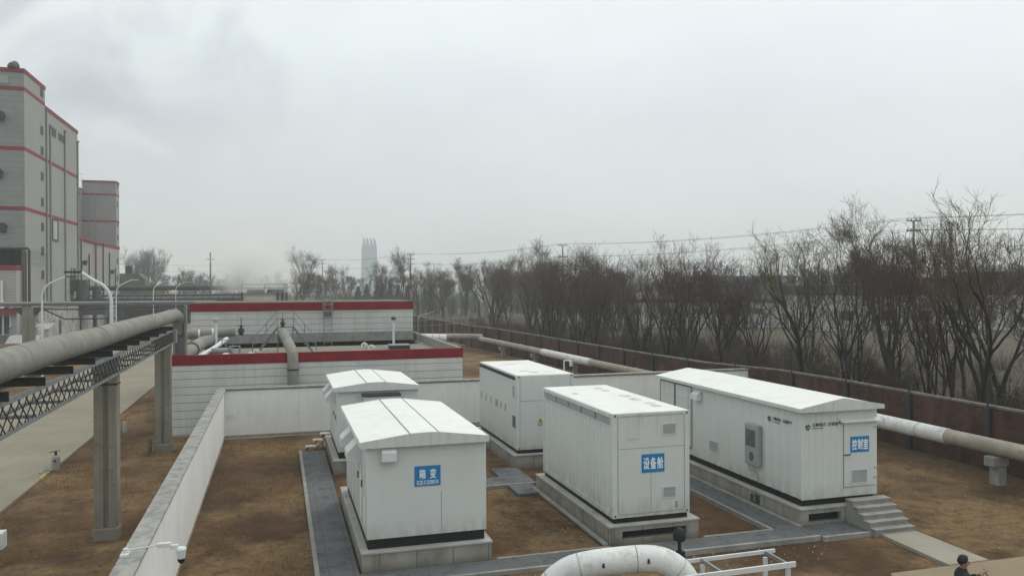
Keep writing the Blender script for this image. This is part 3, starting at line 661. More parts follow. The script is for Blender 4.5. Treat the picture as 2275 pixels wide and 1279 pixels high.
def tap(x, y, label):
    t = thing('roof_cowl', (x, y, 3.4), label, 'cowl', 'small white cowls on the low roof')
    MB().tube([(x, y, 3.4), (x, y, 3.65), (x+.12, y, 3.74), (x+.26, y, 3.66)], .06, 8).build('neck', WMET, t, smooth=True)
    MB().box(x+.14, x+.36, y-.1, y+.1, 3.6, 3.66).build('lip', WMET, t)
tap(-1.25, 45.3, 'white cowl left of the step-over stairs, farther back'); tap(-1.5, 43.6, 'white cowl close behind the red parapet, left of the riser')
tap(4.9, 48.6, 'white cowl right of the riser, farther back'); tap(5.1, 46.6, 'white cowl right of the riser, near the parapet')
t = thing('corner_handrail', (9.1, 56, 3.9), 'thin steel handrail at the right rear corner of the low roof', 'railing')
MB().tube([(8.85, 51.5, 3.4), (8.85, 51.5, 5.0), (8.95, 51.9, 5.2), (11.5, 60, 5.2)], .025, 6).tube([(9.6, 58, 4.2), (14.4, 58, 4.4)], .02, 5).tube([(9.6, 58, 4.6), (14.4, 58, 4.8)], .02, 5).build('rail', STEEL, t)
mb = MB()
for i in range(9): mb.tube([(9.9+i*.55, 58, 3.2), (9.9+i*.55, 58, 4.75)], .018, 4)
mb.build('balusters', STEEL, t)

# ---------------------------------------------------------------- big lagged pipe on pylons, left
t = thing('pipe_bridge', (-4.75, 25.1, 5.3), 'big grey lagged pipe running over concrete pylons on a lattice girder', 'pipe')
ys_ = [4, 8, 12, 16, 20, 24, 28, 32, 36, 40, 41.3, 41.9]
MB().tube([(-4.75, y, 5.83+.015*math.sin(y)) for y in ys_[:-1]]+[(-4.72, 41.9, 5.72), (-4.68, 42.15, 5.45), (-4.66, 42.2, 4.9)], .30, 24).build('lagging', LAG, t, smooth=True)
mb = MB()
for y in (9, 17, 24, 33): MB().tube([(-4.75, y, 5.835), (-4.75, y+.03, 5.835)], .304, 24).build('seam_band', mat('band_grey', (.2, .2, .18), .7, .2, 3), t, smooth=True)
tr = MB()
for xx in (-5.15, -4.42):
    tr.box(xx, xx+.06, 3, 37.6, 5.25, 5.34).box(xx-.0, xx+.07, 3, 37.6, 4.72, 4.78)
for y in range(3, 38, 2): tr.box(-5.09, -4.43, y, y+.05, 4.74, 4.8)
tr.build('chords', BLUEST, t)
mb = MB()
for xx in (-4.39,):
    y = 3.0; mb = MB()
    while y < 37:
        mb.tube([(xx, y, 4.77), (xx, y+.66, 5.26)], .012, 4); mb.tube([(xx+.02, y+.66, 4.77), (xx+.02, y, 5.26)], .012, 4)
        y += .44
    mb.build('lattice', STEELD, t)
for i in range(16):
    y = 4.1+i*2.15
    if y < 38: MB().box(-5.2, -4.25, y, y+.02, 5.345, 5.50).box(-5.2, -4.25, y-.04, y+.06, 5.502, 5.515).build('cross_beam', STEELD, t)
def pylon(x, y, w, d, z, label, parent_name='pylon'):
    t = thing('pylon', (x, y, 0), label, 'pylon', 'concrete pylons carrying the pipes')
    hw, hd = w/2, d/2
    MB().prism([(x-hw, y-hd), (x-hw*.22, y-hd), (x-hw*.12, y-hd+.1), (x+hw*.12, y-hd+.1), (x+hw*.22, y-hd), (x+hw, y-hd), (x+hw, y+hd), (x-hw, y+hd)], .3, z, 'z').build('shaft', PLAST, t, bevel=.06)
    MB().box(x-hw-.03, x+hw+.03, y-hd-.03, y+hd+.03, -.3, .32).build('footing', PLAST, t, bevel=.05)
    return t
p1 = pylon(-4.75, 25.3, .62, .5, 4.72, 'grey concrete pylon with dark groove in front of the concrete road')
MB().box(-5.07, -4.43, 25.03, 25.57, 4.722, 5.24).build('capital', BLUEST, p1); MB().box(-5.07, -4.43, 25.04, 25.56, 4.4, 4.45).build('band', STEELD, p1)
p2 = pylon(-4.85, 37.9, .66, .5, 4.72, 'concrete pylon beside the left end of the pump house')
MB().box(-5.3, -4.3, 37.6, 38.2, 4.722, 5.3).build('capital', PLAST, p2); MB().prism([(37.6, 0), (36.9, 0), (37.6, .6)], -5.4, -5.3, 'x').build('brace_plate', STEELD, p2)
t = thing('steel_column', (-4.6, 42.2, 3.4), 'ribbed blue-grey steel column under the end of the big pipe', 'column')
MB().box(-4.92, -4.82, 41.9, 42.5, 3.3, 5.5).box(-4.42, -4.32, 41.9, 42.5, 3.3, 6.3).box(-4.82, -4.42, 42.1, 42.2, 3.3, 5.5).build('web', BLUEST, t)
MB().box(-5.0, -4.25, 41.8, 42.6, 3.25, 3.32).build('base_plate', STEELD, t)

# ---------------------------------------------------------------- low pipe along the brick wall, right
t = thing('heating_pipe', (24.4, 30, 1.1), 'long low pipe with white and tan lagging running beside the brick wall', 'pipe')
def px(y):
    for (a, b), (c, d) in zip(wp[:-1], wp[1:]):
        if b <= y <= d: return min(24.9, a+(c-a)*(y-b)/(d-b)-1.35)
    return 24.9
def pzz(y): return 1.3
segs = [(4.5, 24.6, LAGT, .29), (24.6, 38.0, LAGW, .305), (38, 46, LAGW, .305), (46, 56, LAGT, .27), (56, 66, LAGW, .305), (66, 84, LAGT, .27)]
for a, b, m_, r in segs:
    n = max(2, int((b-a)/2)+1); MB().tube([(px(a+(b-a)*k/(n-1)), a+(b-a)*k/(n-1), pzz(a+(b-a)*k/(n-1))) for k in range(n)], r, 20).build('lagging', m_, t, smooth=True)
MB().tube([(px(84), 84, 1.35), (21.9, 86, 1.4), (19, 86.5, 1.5), (13, 86.5, 1.6), (9, 86.5, 1.6)], .33, 16).build('lagging', LAGT, t, smooth=True)
for y in (12, 16, 19, 26, 30, 34, 49, 57, 66, 72, 78): MB().tube([(px(y), y, pzz(y)), (px(y), y+.06, pzz(y))], .31, 20).build('strap', mat('strap_grey', (.42, .42, .4), .7), t, smooth=True)
for i, y in enumerate((14, 22.4, 31, 40.5, 50, 59, 68, 77)):
    x = px(y); zt = pzz(y)-.3
    s = thing('pipe_support', (x, y, 0), ('low concrete pipe support with projecting block, nearest the right edge of the photo' if i == 1 else 'low concrete block support under the long pipe by the brick wall'), 'support', 'supports under the low pipe')
    MB().box(x-.19, x+.19, y-.2, y+.2, -.2, .649).build('pier', CONC, s, bevel=.02); MB().box(x-.42, x+.26, y-.22, y+.22, .65, max(.7, zt)).build('head', CONC, s, bevel=.02)
    if i != 1: s['label'] = ('low concrete block support under the long pipe by the brick wall')
t = thing('pipe_manifold', (13, 84, 1.5), 'cluster of short white lagged pipes beyond the right rear corner of the pump house', 'pipe')
MB().tube([(10.5, 82, 2.3), (13.2, 82, 2.2), (13.5, 80.5, 1.8)], .35, 14).tube([(13.6, 80, 1.9), (16.6, 80, 1.75)], .42, 14).build('lagging', LAGW, t, smooth=True)
MB().tube([(14, 80, 0), (14, 80, 1.8)], .06, 6).tube([(16, 80, 0), (16, 80, 1.6)], .06, 6).build('leg', STEELD, t)

# ---------------------------------------------------------------- white pipe loop and rack at the bottom
t = thing('pipe_loop', (7.2, 15.6, 0), 'white lagged pipe loop arching over the ground at the bottom edge', 'pipe')
lp = [(5.35, 16.0, -.2), (5.4, 16.0, .35), (5.55, 15.97, .8), (5.92, 15.85, 1.13), (6.4, 15.72, 1.27), (7.0, 15.56, 1.34), (7.6, 15.4, 1.37), (8.0, 15.3, 1.26), (8.3, 15.2, 1.0), (8.42, 15.15, .6), (8.45, 15.15, -.2)]
def smoothpath(p, k=3):
    out = []
    for i in range(len(p)-1):
        p0, p1, p2, p3 = [Vector(p[max(0, min(len(p)-1, i+j))]) for j in (-1, 0, 1, 2)]
        for q in range(k):
            u = q/k; out.append(.5*((2*p1)+(-p0+p2)*u+(2*p0-5*p1+4*p2-p3)*u*u+(-p0+3*p1-3*p2+p3)*u**3))
    return out+[Vector(p[-1])]
sp = smoothpath(lp, 4)
MB().tube(sp, .285, 28).build('lagging', LAGW, t, smooth=True)
for i in (9, 14, 22, 30): MB().tube([sp[i], sp[i]+(sp[i+1]-sp[i])*.12], .291, 28).build('seam_band', mat('seam_dirty', (.3, .3, .29), .8, .4, 6), t, smooth=True)
for i, q in ((17, 250), (23, 255)):
    c = sp[i]; MB().tube([c+Vector((0, -.289, .0)), c+Vector((.0, -.293, .09))], [.035, .02], 8).build('stain', STEELD, t)
t = thing('pipe_rack', (9.4, 15, 0), 'white painted steel beam rack standing beside the white pipe loop', 'rack')
def beam(a, b, w, h, mb):
    a, b = Vector(a), Vector(b); d = (b-a); d.z = 0; d.normalize(); nn = Vector((-d.y, d.x, 0))*w/2; u = Vector((0, 0, h))
    return mb.add([a-nn, a+nn, a+nn+u, a-nn+u, b-nn, b+nn, b+nn+u, b-nn+u], [(0,1,2,3),(7,6,5,4),(0,4,5,1),(1,5,6,2),(2,6,7,3),(3,7,4,0)])
beam((8.6, 15.75, 1.04), (10.95, 15.75, 1.06), .05, .08, MB()).build('beam', WMET, t)
beam((7.9, 14.85, 1.02), (10.85, 14.85, 1.05), .05, .11, MB()).build('beam', WMET, t)
beam((9.05, 14.88, 1.04), (9.05, 15.72, 1.05), .06, .08, MB()).build('cross_member', STEEL, t); beam((10.7, 14.88, 1.04), (10.7, 15.72, 1.05), .06, .08, MB()).build('cross_member', STEEL, t)
for q in ((10.6, 15.6), (10.75, 14.97), (9.0, 15.6), (9.0, 14.97)): MB().box(q[0]-.04, q[0]+.04, q[1]-.04, q[1]+.04, -.1, 1.03).build('leg', WMET, t)
t = thing('valve_actuator', (8.66, 15.9, 0), 'black rounded valve actuator behind the right bend of the white loop', 'actuator')
MB().tube([(8.62, 15.95, 1.5), (8.62, 15.95, 1.62), (8.62, 15.95, 1.72), (8.62, 15.95, 1.78)], [.13, .14, .12, .05], 14).build('head', BLACK, t, smooth=True)
MB().tube([(8.62, 15.95, -.1), (8.62, 15.95, 1.2), (8.62, 15.95, 1.5)], [.04, .04, .04], 10).box(8.56, 8.72, 15.87, 16.02, 1.12, 1.26).build('stem', BLACK, t)

# ---------------------------------------------------------------- cameras, hydrant and small things
t = thing('security_camera', (-2.65, 15.9, 2.36), 'white dome security camera on a long arm over the compound wall', 'camera')
MB().box(-2.74, -2.6, 15.6, 15.85, 2.362, 2.42).tube([(-2.66, 15.72, 2.4), (-2.66, 15.72, 2.5)], .05, 8).build('bracket', WMET, t, bevel=.01)
MB().tube([(-2.66, 15.72, 2.46), (-2.05, 15.75, 2.50)], .014, 8).build('arm', WMET, t)
MB().box(-2.13, -1.9, 15.7, 15.8, 2.45, 2.53).box(-1.92, -1.78, 15.72, 15.78, 2.4, 2.48).build('junction_box', WMET, t, bevel=.012)
h = MB().tube([(-1.73, 15.75, 2.42), (-1.73, 15.75, 2.39), (-1.73, 15.75, 2.22)], [.07, .095, .07], 18).build('housing', WMET, t, smooth=True)
MB().tube([(-1.73, 15.75, 2.219), (-1.73, 15.75, 2.18), (-1.73, 15.75, 2.14), (-1.73, 15.75, 2.115)], [.068, .066, .045, .01], 18).build('dome', BLACK, t, smooth=True)
t = thing('wall_camera', (14.9, 39.9, 2.36), 'small white security camera on a short post on the back wall', 'camera')
MB().tube([(14.75, 40.0, 2.36), (14.75, 40.0, 3.15), (15.1, 39.95, 3.15)], .045, 8).build('post', WMET, t)
MB().tube([(15.1, 39.9, 3.12), (15.1, 39.9, 2.85)], [.09, .07], 12).build('housing', WMET, t, smooth=True)
MB().tube([(15.1, 39.9, 2.85), (15.1, 39.9, 2.78), (15.1, 39.9, 2.73)], [.068, .06, .02], 12).build('dome', BLACK, t, smooth=True)
t = thing('gate_post_valve', (-8.5, 35.4, 0), 'stubby stone bollard with a black valve wheel at the road edge', 'bollard')
MB().tube([(-8.5, 35.4, -.1), (-8.5, 35.4, .45), (-8.5, 35.4, .52)], [.17, .15, .1], 10).build('body', CONC, t)
MB().tube([(-8.5, 35.4, .52), (-8.5, 35.4, .68)], .05, 8).tube([(-8.72, 35.35, .66), (-8.35, 35.45, .7)], .015, 5).tube([(-8.5, 35.24, .33), (-8.5, 35.18, .33)], .05, 8).build('valve', STEELD, t)
t = thing('kerb_stone', (-8.7, 34.6, 0), 'curved kerb stone with yellow paint beside the stone bollard', 'kerb')
MB().tube([(-8.8, 34.4, .03), (-8.82, 34.7, .05), (-8.7, 34.9, .05), (-8.5, 34.9, .03)], .07, 6).build('stone', CONC, t)
MB().box(-8.6, -8.54, 33.5, 34.2, -.05, .06).build('painted_edge', YEL, t)
t = tag(MB().tube([(-7.35, 43.5, -.1), (-7.35, 43.5, .45)], [.11, .1], 10).build('marker_post', CONCL), 'tiny pale marker post in the dry grass behind the first pylon', 'marker')
t = thing('ground_box', (-7.5, 25.1, 0), 'small white perforated box at the left edge of the dry grass', 'box')
MB().box(-7.75, -7.33, 25.0, 25.4, -.05, .42).build('case', WMET, t, bevel=.02)
mb = MB()
for i in range(4):
    for k in range(3): mb.box(-7.7+k*.12, -7.63+k*.12, 24.985, 24.999, .06+i*.09, .10+i*.09)
mb.build('holes', GREYD, t)

# ---------------------------------------------------------------- factory on the left
def window(x, y0, y1, z0, z1, parent, dx=.04):
    f = MB().box(x, x+dx, y0-.08, y1+.08, z0-.08, z0).box(x, x+dx, y0-.08, y1+.08, z1, z1+.08).box(x, x+dx, y0-.08, y0, z0, z1).box(x, x+dx, y1, y1+.08, z0, z1).build('window', GREYD, parent)
    B(x, x+.03, y0, y1, z0, z1).build('pane', GLASS, f)
t = thing('factory_tower', (-32.6, 121, 0), 'tallest tiled factory tower at the left edge, with red bands and round fans', 'building')
B(-62, -32.6, 121.0, 131.0, 10.05, 36.0).build('front_block', TILEG, t)
B(-62, -32.59, 131.0, 150.7, -.2, 33.2).build('rear_block', SIDE, t)
B(-32.6, -32.58, 121.01, 130.99, 12.2, 36.0).build('side_cladding', SIDE, t)
B(-62, -32.6, 121.3, 131, -.2, 10.04).build('lower_wall', SIDE, t)
B(-62.1, -32.5, 120.9, 131.1, 36.0, 36.55).build('roof_band', REDF, t)
B(-62.1, -32.5, 131.1, 150.8, 33.2, 33.75).build('roof_band', REDF, t)
for z in (33.6, 25.55, 17.5): B(-62, -32.55, 120.94, 150.72 if z < 30 else 130.9, z, z+.5).build('red_band', REDF, t)
for i, z in enumerate((34.7, 29.2, 26.3, 22.6, 18.9, 15.3, 11.8, 8.4, 5.3)): window(-32.56, 128.7, 129.8, z, z+1.1, t)
for y0_, y1_, z0_, z1_ in ((133.2, 134.0, 30.0, 31.4), (134.6, 136.8, 30.1, 31.3), (138.4, 142.6, 30.1, 31.1)): window(-32.57, y0_, y1_, z0_, z1_, t)
f = MB().box(-32.58, -32.45, 134.3, 137.6, 14.2, 14.4).box(-32.58, -32.45, 134.3, 137.6, 17.3, 17.5).box(-32.58, -32.45, 134.3, 134.6, 14.4, 17.3).box(-32.58, -32.45, 137.3, 137.6, 14.4, 17.3).build('loading_window', STEELD, t)
B(-32.58, -32.53, 134.6, 137.3, 14.4, 17.3).build('panel', mat('pale_panel', (.4, .42, .42), .7), f)
for y, zt in ((131.3, 33), (133.3, 30.8), (141.8, 31.7), (150.2, 31.5)):
    MB().tube([(-32.45, y, 0), (-32.45, y, zt)], .13, 8).tube([(-32.45, y, zt), (-32.45, y, zt+.4)], [.14, .3], 8).build('downpipe', STEEL, t)
MB().tube([(-34.0, 120.8, 36.6), (-34.0, 120.8, 36.7), (-34.0, 122.2, 37.3), (-34.0, 122.6, 37.1)], .5, 10).build('roof_vent', STEELD, t)
for x, z in ((-35.2, 30.1), (-35.5, 22.5), (-35.1, 15.3)):
    MB().tube([(x, 121.0, z), (x, 120.3, z)], [.42, .5], 16).box(x-.3, x+.3, 120.5, 120.95, z-.8, z-.35).build('exhaust_fan', STEELD, t)
MB().box(-35.9, -34.4, 120.9, 121, 34.4, 35.5).build('grille', GREYP, t)
MB().box(-62, -33.0, 121.0, 121.25, 10.06, 12.2).build('recess_shade_panel', mat('recess_wall_shade', (.13, .14, .14), .8, .3, .4), t)  # flush darker panel paints the shade of a set-back strip
MB().tube([(-45, 120.5, 12.35), (-32.1, 120.5, 12.35), (-32.0, 120.6, 12.1), (-32.0, 120.6, 0)], .17, 8).build('service_duct', STEELD, t)
MB().tube([(-32.4, 120.6, 0), (-32.4, 120.6, 12)], .1, 8).tube([(-32.75, 120.7, 0), (-32.75, 120.7, 12)], .07, 8).build('downpipe', RUST, t)
for y, z in ((145.5, 8.6), (147.2, 8.6), (148.2, 8.6)): window(-32.57, y, y+.5, z, z+1.6, t)
MB().box(-32.58, -31.6, 145, 147.6, 6.4, 8.2).build('wall_box', STEELD, t)
t = thing('entrance_annex', (-35, 119.5, 0), 'low tiled annex with haze-paled red band, dark doorway and red canopy', 'building')
B(-62, -32.95, 118.6, 120.9, -.2, 9.4).build('wall', mat('annex_tile', (.36, .36, .35), .8, .08, .3, streak=.2), t)
B(-62, -32.9, 118.5, 120.9, 9.4, 10.05).build('red_band', REDF, t)
mb = MB()
for k in range(22): mb.box(-62, -32.94, 118.585, 118.6, .4+k*.41, .43+k*.41)
mb.build('tile_joints', mat('joint', (.22, .22, .22), .9), t)
B(-35.6, -32.6, 117.3, 118.49, 3.7, 4.4).build('canopy', REDF, t)
f = B(-35.4, -33.6, 118.5, 118.58, .9, 3.5).build('door_frame', WMET, t); B(-35.25, -34.65, 118.45, 118.5, 1.0, 3.4).build('glass_door', GLASS, f); B(-34.4, -33.8, 118.45, 118.5, 1.0, 3.4).build('glass_door', GLASS, f)
MB().prism([(118.4, .9), (117, .9), (115.5, -.1), (118.4, -.1)], -35.9, -33.3, 'x').build('steps', SHEDD, t)
MB().prism([(118.4, .9), (116.6, .9), (114.5, .02), (114.5, -.1), (118.4, -.1)], -33.2, -29.6, 'x').build('ramp', CONCL, t)
for x in (-33.25, -30.2): MB().tube([(x, 118.3, 1.9), (x, 117, 1.9), (x, 114.8, .9), (x, 114.8, 0)], .04, 5).tube([(x, 117, 0), (x, 117, 1.9)], .04, 5).build('handrail', STEELD, t)
MB().tube([(-34.6, 118.3, 5.2), (-34.6, 118.3, 8.0)], .16, 8).tube([(-34.6, 118.2, 4.4), (-34.6, 118.2, 5.4)], .3, 8).build('flue', WMET, t)
t = thing('factory_block', (-32.6, 151, 0), 'second factory block with ladder rails and thin red bands, right of the tallest tower', 'building')
B(-62, -32.6, 150.75, 187.5, -.2, 15.1).build('lower_block', SIDE, t)
B(-62, -32.5, 150.8, 187.6, 15.1, 15.7).build('red_band', REDF, t)
B(-39.0, -32.6, 184.0, 187.5, 15.7, 29.0).build('upper_block', TILEG, t)
B(-32.6, -32.58, 184.05, 187.45, 15.7, 29.0).build('side_cladding', SIDE, t)
B(-52, -39.0, 182.5, 187.5, 15.7, 27.3).build('stair_block', TILEG, t)
B(-39.05, -32.5, 183.9, 187.6, 29.0, 29.4).build('roof_band', REDF, t)
B(-52.1, -38.95, 182.4, 187.6, 27.3, 27.6).build('roof_band', REDF, t)
for z in (26.3, 20.7): MB().box(-39.0, -32.55, 183.95, 187.5, z, z+.4).box(-52, -39.0, 182.45, 182.5, z, z+.4).build('red_band', REDF, t)
for z in (28, 24, 20, 17): window(-32.57, 185.2, 186.2, z, z+1.1, t)
for z in (12, 8.3, 4.5): window(-32.57, 184.6, 185.8, z, z+1.1, t)
for x in (-39.6, -37.6, -36.6): MB().tube([(x, 182.3 if x < -39 else 183.8, 15.7), (x, 182.3 if x < -39 else 183.8, 27)], .09, 6).build('downpipe', STEEL, t)
mb = MB()
for z in (27.9, 28.4, 28.9, 29.4, 29.9, 30.4): mb.tube([(-44, 182.6, z), (-39.6, 182.6, z)], .07, 5)
mb.tube([(-44, 182.6, 27.5), (-44, 182.6, 30.4)], .08, 5).tube([(-41, 182.6, 27.5), (-41, 182.6, 30.5), (-38.7, 182.6, 30.5), (-38.7, 182.6, 29)], .08, 5)
mb.build('roof_rails', WMET, t)
MB().tube([(-32.3, 163, 15.2), (-32.3, 163, 2)], .16, 8).tube([(-32.3, 155, 15.4), (-32.3, 163, 15.4), (-32.3, 168, 15.4)], .12, 6).build('red_pipe', mat('red_pipe', (.25, .05, .045), .7, .2, 1), t)
for y, zt in ((152, 15), (158, 13), (170, 15.5), (176, 14), (182, 11)): MB().tube([(-32.4, y, 3), (-32.4, y, zt)], .12, 6).build('downpipe', STEELD, t)
for y, z in ((154, 11.5), (154, 6.2), (178, 10.3)): MB().tube([(-32.6, y, z), (-32.0, y, z-.2)], [.3, .5], 10).build('exhaust_fan', STEELD, t)
t = thing('low_service_wall', (-31, 118, 0), 'low stained white service building along the foot of the factory', 'building')
B(-33.6, -31.4, 122.5, 186, -.2, 4.2).build('wall', STAINW, t); B(-33.7, -31.3, 122.4, 186.1, 4.2, 4.4).build('parapet', CONC, t)
for y in (133, 146, 158, 170): B(-31.4, -31.35, y, y+1.2, 0, 2.2).build('door', SHEDD, t)
t = thing('rubble_mound', (-30, 117, 0), 'pale plastered buttress at the near end of the stained wall', 'wall')
MB().prism([(117, 0), (117.5, 1.6), (121, 2.3), (122.3, 0)], -31.3, -29.0, 'x').build('slab', STAINW, t)

# pipe rack across the factory, on its own pylons
t = thing('cross_pipe_rack', (-27, 101.5, 4), 'twin grey pipes on a trapezoid truss crossing in front of the factory', 'pipe rack')
MB().tube([(-64, 101.2, 5.35), (-7, 101.2, 5.35)], .16, 10).tube([(-64, 101.8, 5.15), (-7, 101.8, 5.15)], .14, 10).build('pipes', STEEL, t)
MB().tube([(-64, 101.2, 4.75), (-40, 101.2, 4.85), (-22, 101.3, 4.6), (-7, 101.2, 4.9)], .09, 6).build('cable_pipe', STEELD, t)
mb = MB()
for x0_, w_ in ((-63, 34), (-26.6, 18)): mb.tube([(x0_+.6, 101.5, 4.9), (x0_+3.2, 101.5, 3.5), (x0_+w_-4, 101.5, 3.5), (x0_+w_, 101.5, 4.9)], .09, 5)
mb.build('lower_chord', STEELD, t)
for i, x in enumerate((-27.0, -8.0)):
    q = pylon(x, 101.5, 1.15, 1.0, 4.9, 'stained concrete pylon standing in front of the factory annex' if i == 0 else 'concrete pylon under the cross pipe rack behind the pump house')
    MB().prism([(x-1.5, 4.9), (x-.6, 3.9), (x+.6, 3.9), (x+1.5, 4.9)], 101.2, 101.8).build('head', STEELD, q)
t = thing('far_pipe_rack', (-31, 150, 6), 'dark bundle of process pipes on a steel rack beyond the factory', 'pipe rack')
MB().tube([(-33, 150, 6.9), (-6, 150, 6.9)], .42, 10).build('top_pipe', SHEDD, t)
MB().tube([(-33, 150.8, 4.6), (-6, 150.8, 4.6)], .5, 10).tube([(-33, 149.4, 5.6), (-6, 149.4, 5.6)], .14, 8).build('lower_pipe', STEELD, t)
mb = MB()
x = -33
while x < -8: mb.tube([(x, 150, 4.4), (x+1.3, 150, 6.6)], .06, 4).tube([(x+1.3, 150, 6.6), (x+2.6, 150, 4.4)], .06, 4); x += 2.6
mb.box(-33, -6, 149.8, 150.2, 4.1, 4.35)
mb.build('truss', STEELD, t)
for x in (-30, -20, -8): B(x-.2, x+.2, 149.8, 150.2, -.2, 4.1).build('leg', STEELD, t)
MB().tube([(-31, 146, 4), (-31, 146, 8.3)], [1.0, .8], 12).tube([(-29, 147, 4), (-29, 147, 7.2)], [.9, .6], 12).box(-32.5, -27.5, 145.5, 148, 2.5, 5.2).build('cyclone', SHEDD, t)
MB().tube([(-31.6, 145, 8.4), (-33, 145, 8.6)], .25, 8).build('duct_stub', SILO, t)
t = thing('brown_silo_shed', (-34, 205, 0), 'brown hopper-roofed shed with railings behind the pipe racks', 'building')
MB().prism([(-37, -.1), (-37, 7.5), (-35.8, 10.2), (-31.6, 10.2), (-30.2, 8.8), (-30, -.1)], 205, 213).build('cladding', SILO, t)
B(-30, -26, 206, 212, -.1, 6.8).build('yellow_annex', mat('ochre_clad', (.22, .19, .09), .8, .2, .5), t)
MB().tube([(-36, 205, 10.2), (-36, 205, 12.4), (-33.6, 205, 12.4), (-33.6, 205, 10.2)], .07, 5).tube([(-32, 205, 10.2), (-32, 205, 11.6), (-30.3, 205, 11.6), (-30.3, 205, 8.8)], .07, 5).box(-34.4, -33, 205, 206.4, 10.2, 12).build('roof_frame', STEELD, t)
t = thing('horizontal_tank', (-31.5, 190, 0), 'small white round tank end among dark plant', 'tank')
MB().tube([(-31.5, 186, 1.9), (-31.5, 186.4, 1.9), (-31.5, 196, 1.9)], [.5, .85, .85], 16).build('shell', WMET, t, smooth=True); B(-32, -31, 187, 195, -.1, 1.1).build('saddle', STEELD, t)
for i, (x0_, x1_, y, h, m_, lb) in enumerate(((-27.5, -20, 176, 3.4, SHEDD, 'dark plant shed left of the road behind the racks'), (-19, -9, 200, 3.6, SHED, 'pale low shed far along the road with dark opening'), (-7, 14, 215, 3.2, SHEDD, 'long dark low shed behind the pump house'), (-52, -40, 240, 5, SHEDD, 'distant dark shed beyond the factory'), (-29.5, -8, 166, 4.9, SHEDD, 'long dark plant hall under the pipe rack at left'))):
    t = thing('plant_shed', (x0_, y, 0), lb, 'shed'); B(x0_, x1_, y, y+8, -.2, h).build('wall', m_, t)
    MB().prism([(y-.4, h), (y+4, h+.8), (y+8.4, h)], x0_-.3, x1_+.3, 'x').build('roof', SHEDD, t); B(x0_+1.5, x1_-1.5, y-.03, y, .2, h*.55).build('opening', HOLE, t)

# cooling tower
t = thing('cooling_tower', (-1.3, 100, 0), 'grey cooling tower with roof railing giving off steam behind the pump house', 'cooling tower')
B(-4.2, 1.0, 108, 113, -.2, 6.1).build('casing', SHED, t)
B(-4.5, 1.3, 107.8, 113.2, 6.1, 6.25).build('deck', STEEL, t)
for x in (-2.8, -.2): MB().tube([(x, 110.5, 6.25), (x, 110.5, 6.75)], [1.25, 1.05], 18).build('fan_stack', SHEDD, t)
MB().tube([(-4.4, 107.9, 7.4), (1.2, 107.9, 7.4)], .04, 5).tube([(-4.4, 107.9, 6.9), (1.2, 107.9, 6.9)], .04, 5).tube([(-4.4, 107.9, 6.2), (-4.4, 107.9, 7.4)], .04, 5).tube([(-1.6, 107.9, 6.2), (-1.6, 107.9, 7.4)], .04, 5).tube([(1.2, 107.9, 6.2), (1.2, 107.9, 7.4)], .04, 5).build('railing', STEEL, t)
for x in (-4.45, -.1, .5, 1.05): B(x, x+.2, 107.4, 107.8, -.2, 6.4).build('column', STEELD, t)

# ---------------------------------------------------------------- street lamps and poles
LT = {}
def lamp(x, y, h, reach, label, dirx, r=.085, head=STEELD):
    t = thing('street_lamp', (x, y, 0), label, 'street lamp', 'white curved street lamps')
    pts = [(x, y, -.1), (x, y, h*.82), (x+dirx*.08, y, h*.87), (x+dirx*.35, y, h*.92), (x+dirx*.8, y, h*.955), (x+dirx*reach, y, h)]
    MB().tube(smoothpath(pts[1:], 3), [r*.8]*13+[r*.5]*3, 8).tube(pts[:2], [r, r*.8], 8).build('pole', WMET, t, smooth=True)
    MB().box(min(x+dirx*reach, x+dirx*(reach+.75)), max(x+dirx*reach, x+dirx*(reach+.75)), y-.12, y+.12, h-.02, h+.07).build('lamp_head', head, t)
lamp(-17, 67.2, 7.95, 1.6, 'white curved street lamp with dark head nearest the annex doorway', 1)
lamp(-7.8, 42.75, 7.9, 1.3, 'white curved street lamp leaning left over the road, just behind the big pipe', -1, .1)
lamp(-17, 95.8, 7.9, 1.5, 'white curved street lamp close behind the left-leaning lamp', 1, .07, WMET)
lamp(-17, 123, 7.9, 1.5, 'white curved street lamp on the road between the factory and the pump house', 1, .07, WMET)
lamp(-17, 149, 7.9, 1.5, 'white curved street lamp farthest along the road', 1, .07, WMET)
for x, y, h, lb in ((47.7, 190, 10.8, 'tall pale double-armed lamp among the bare trees in the middle'), (46.0, 245, 10.6, 'tall pale lamp beyond the right end of the filter house'), (81.6, 153, 7.9, 'pale lamp pole deep among the bare trees at right'), (60.5, 190, 10, 'pale lamp pole left of the lattice-topped power pole')):
    t = thing('roadside_lamp', (x, y, 0), lb, 'street lamp', 'tall lamps beyond the brick wall')
    MB().tube([(x, y, -.1), (x, y, h)], [.13, .08], 6).build('pole', WMET, t)
    MB().tube([(x-1.4, y, h+.1), (x, y, h-.4), (x+1.4, y, h+.1)], .06, 4).build('arms', WMET, t)
def utility(x, y, h, arms, label, r=.17, m_=CONC):
    t = thing('power_pole', (x, y, 0), label, 'power pole', 'power poles')
    MB().tube([(x, y, -.1), (x, y, h)], [r*1.2, r*.8], 8).build('pole', m_, t)
    for i, za in enumerate(arms):
        b = B(x-1.0, x+1.0, y-.08, y+.08, h-za, h-za+.12).build('crossarm', STEELD, t)
        mb = MB()
        for q in (-.9, -.35, .35, .9): mb.tube([(x+q, y, h-za+.12), (x+q, y, h-za+.35)], [.07, .05], 6)
        mb.build('insulators', GREYD, b)
    return t
PO = [(54.26, 147.7, 15), (74, 78.24, 14.8), (32.91, 203, 15.1), (13.8, 260, 15.3)]
utility(*PO[0], (.1, 2.4, 4.2, 6.0, 8.5), 'tall power pole with five crossarms in the middle of the tree line')
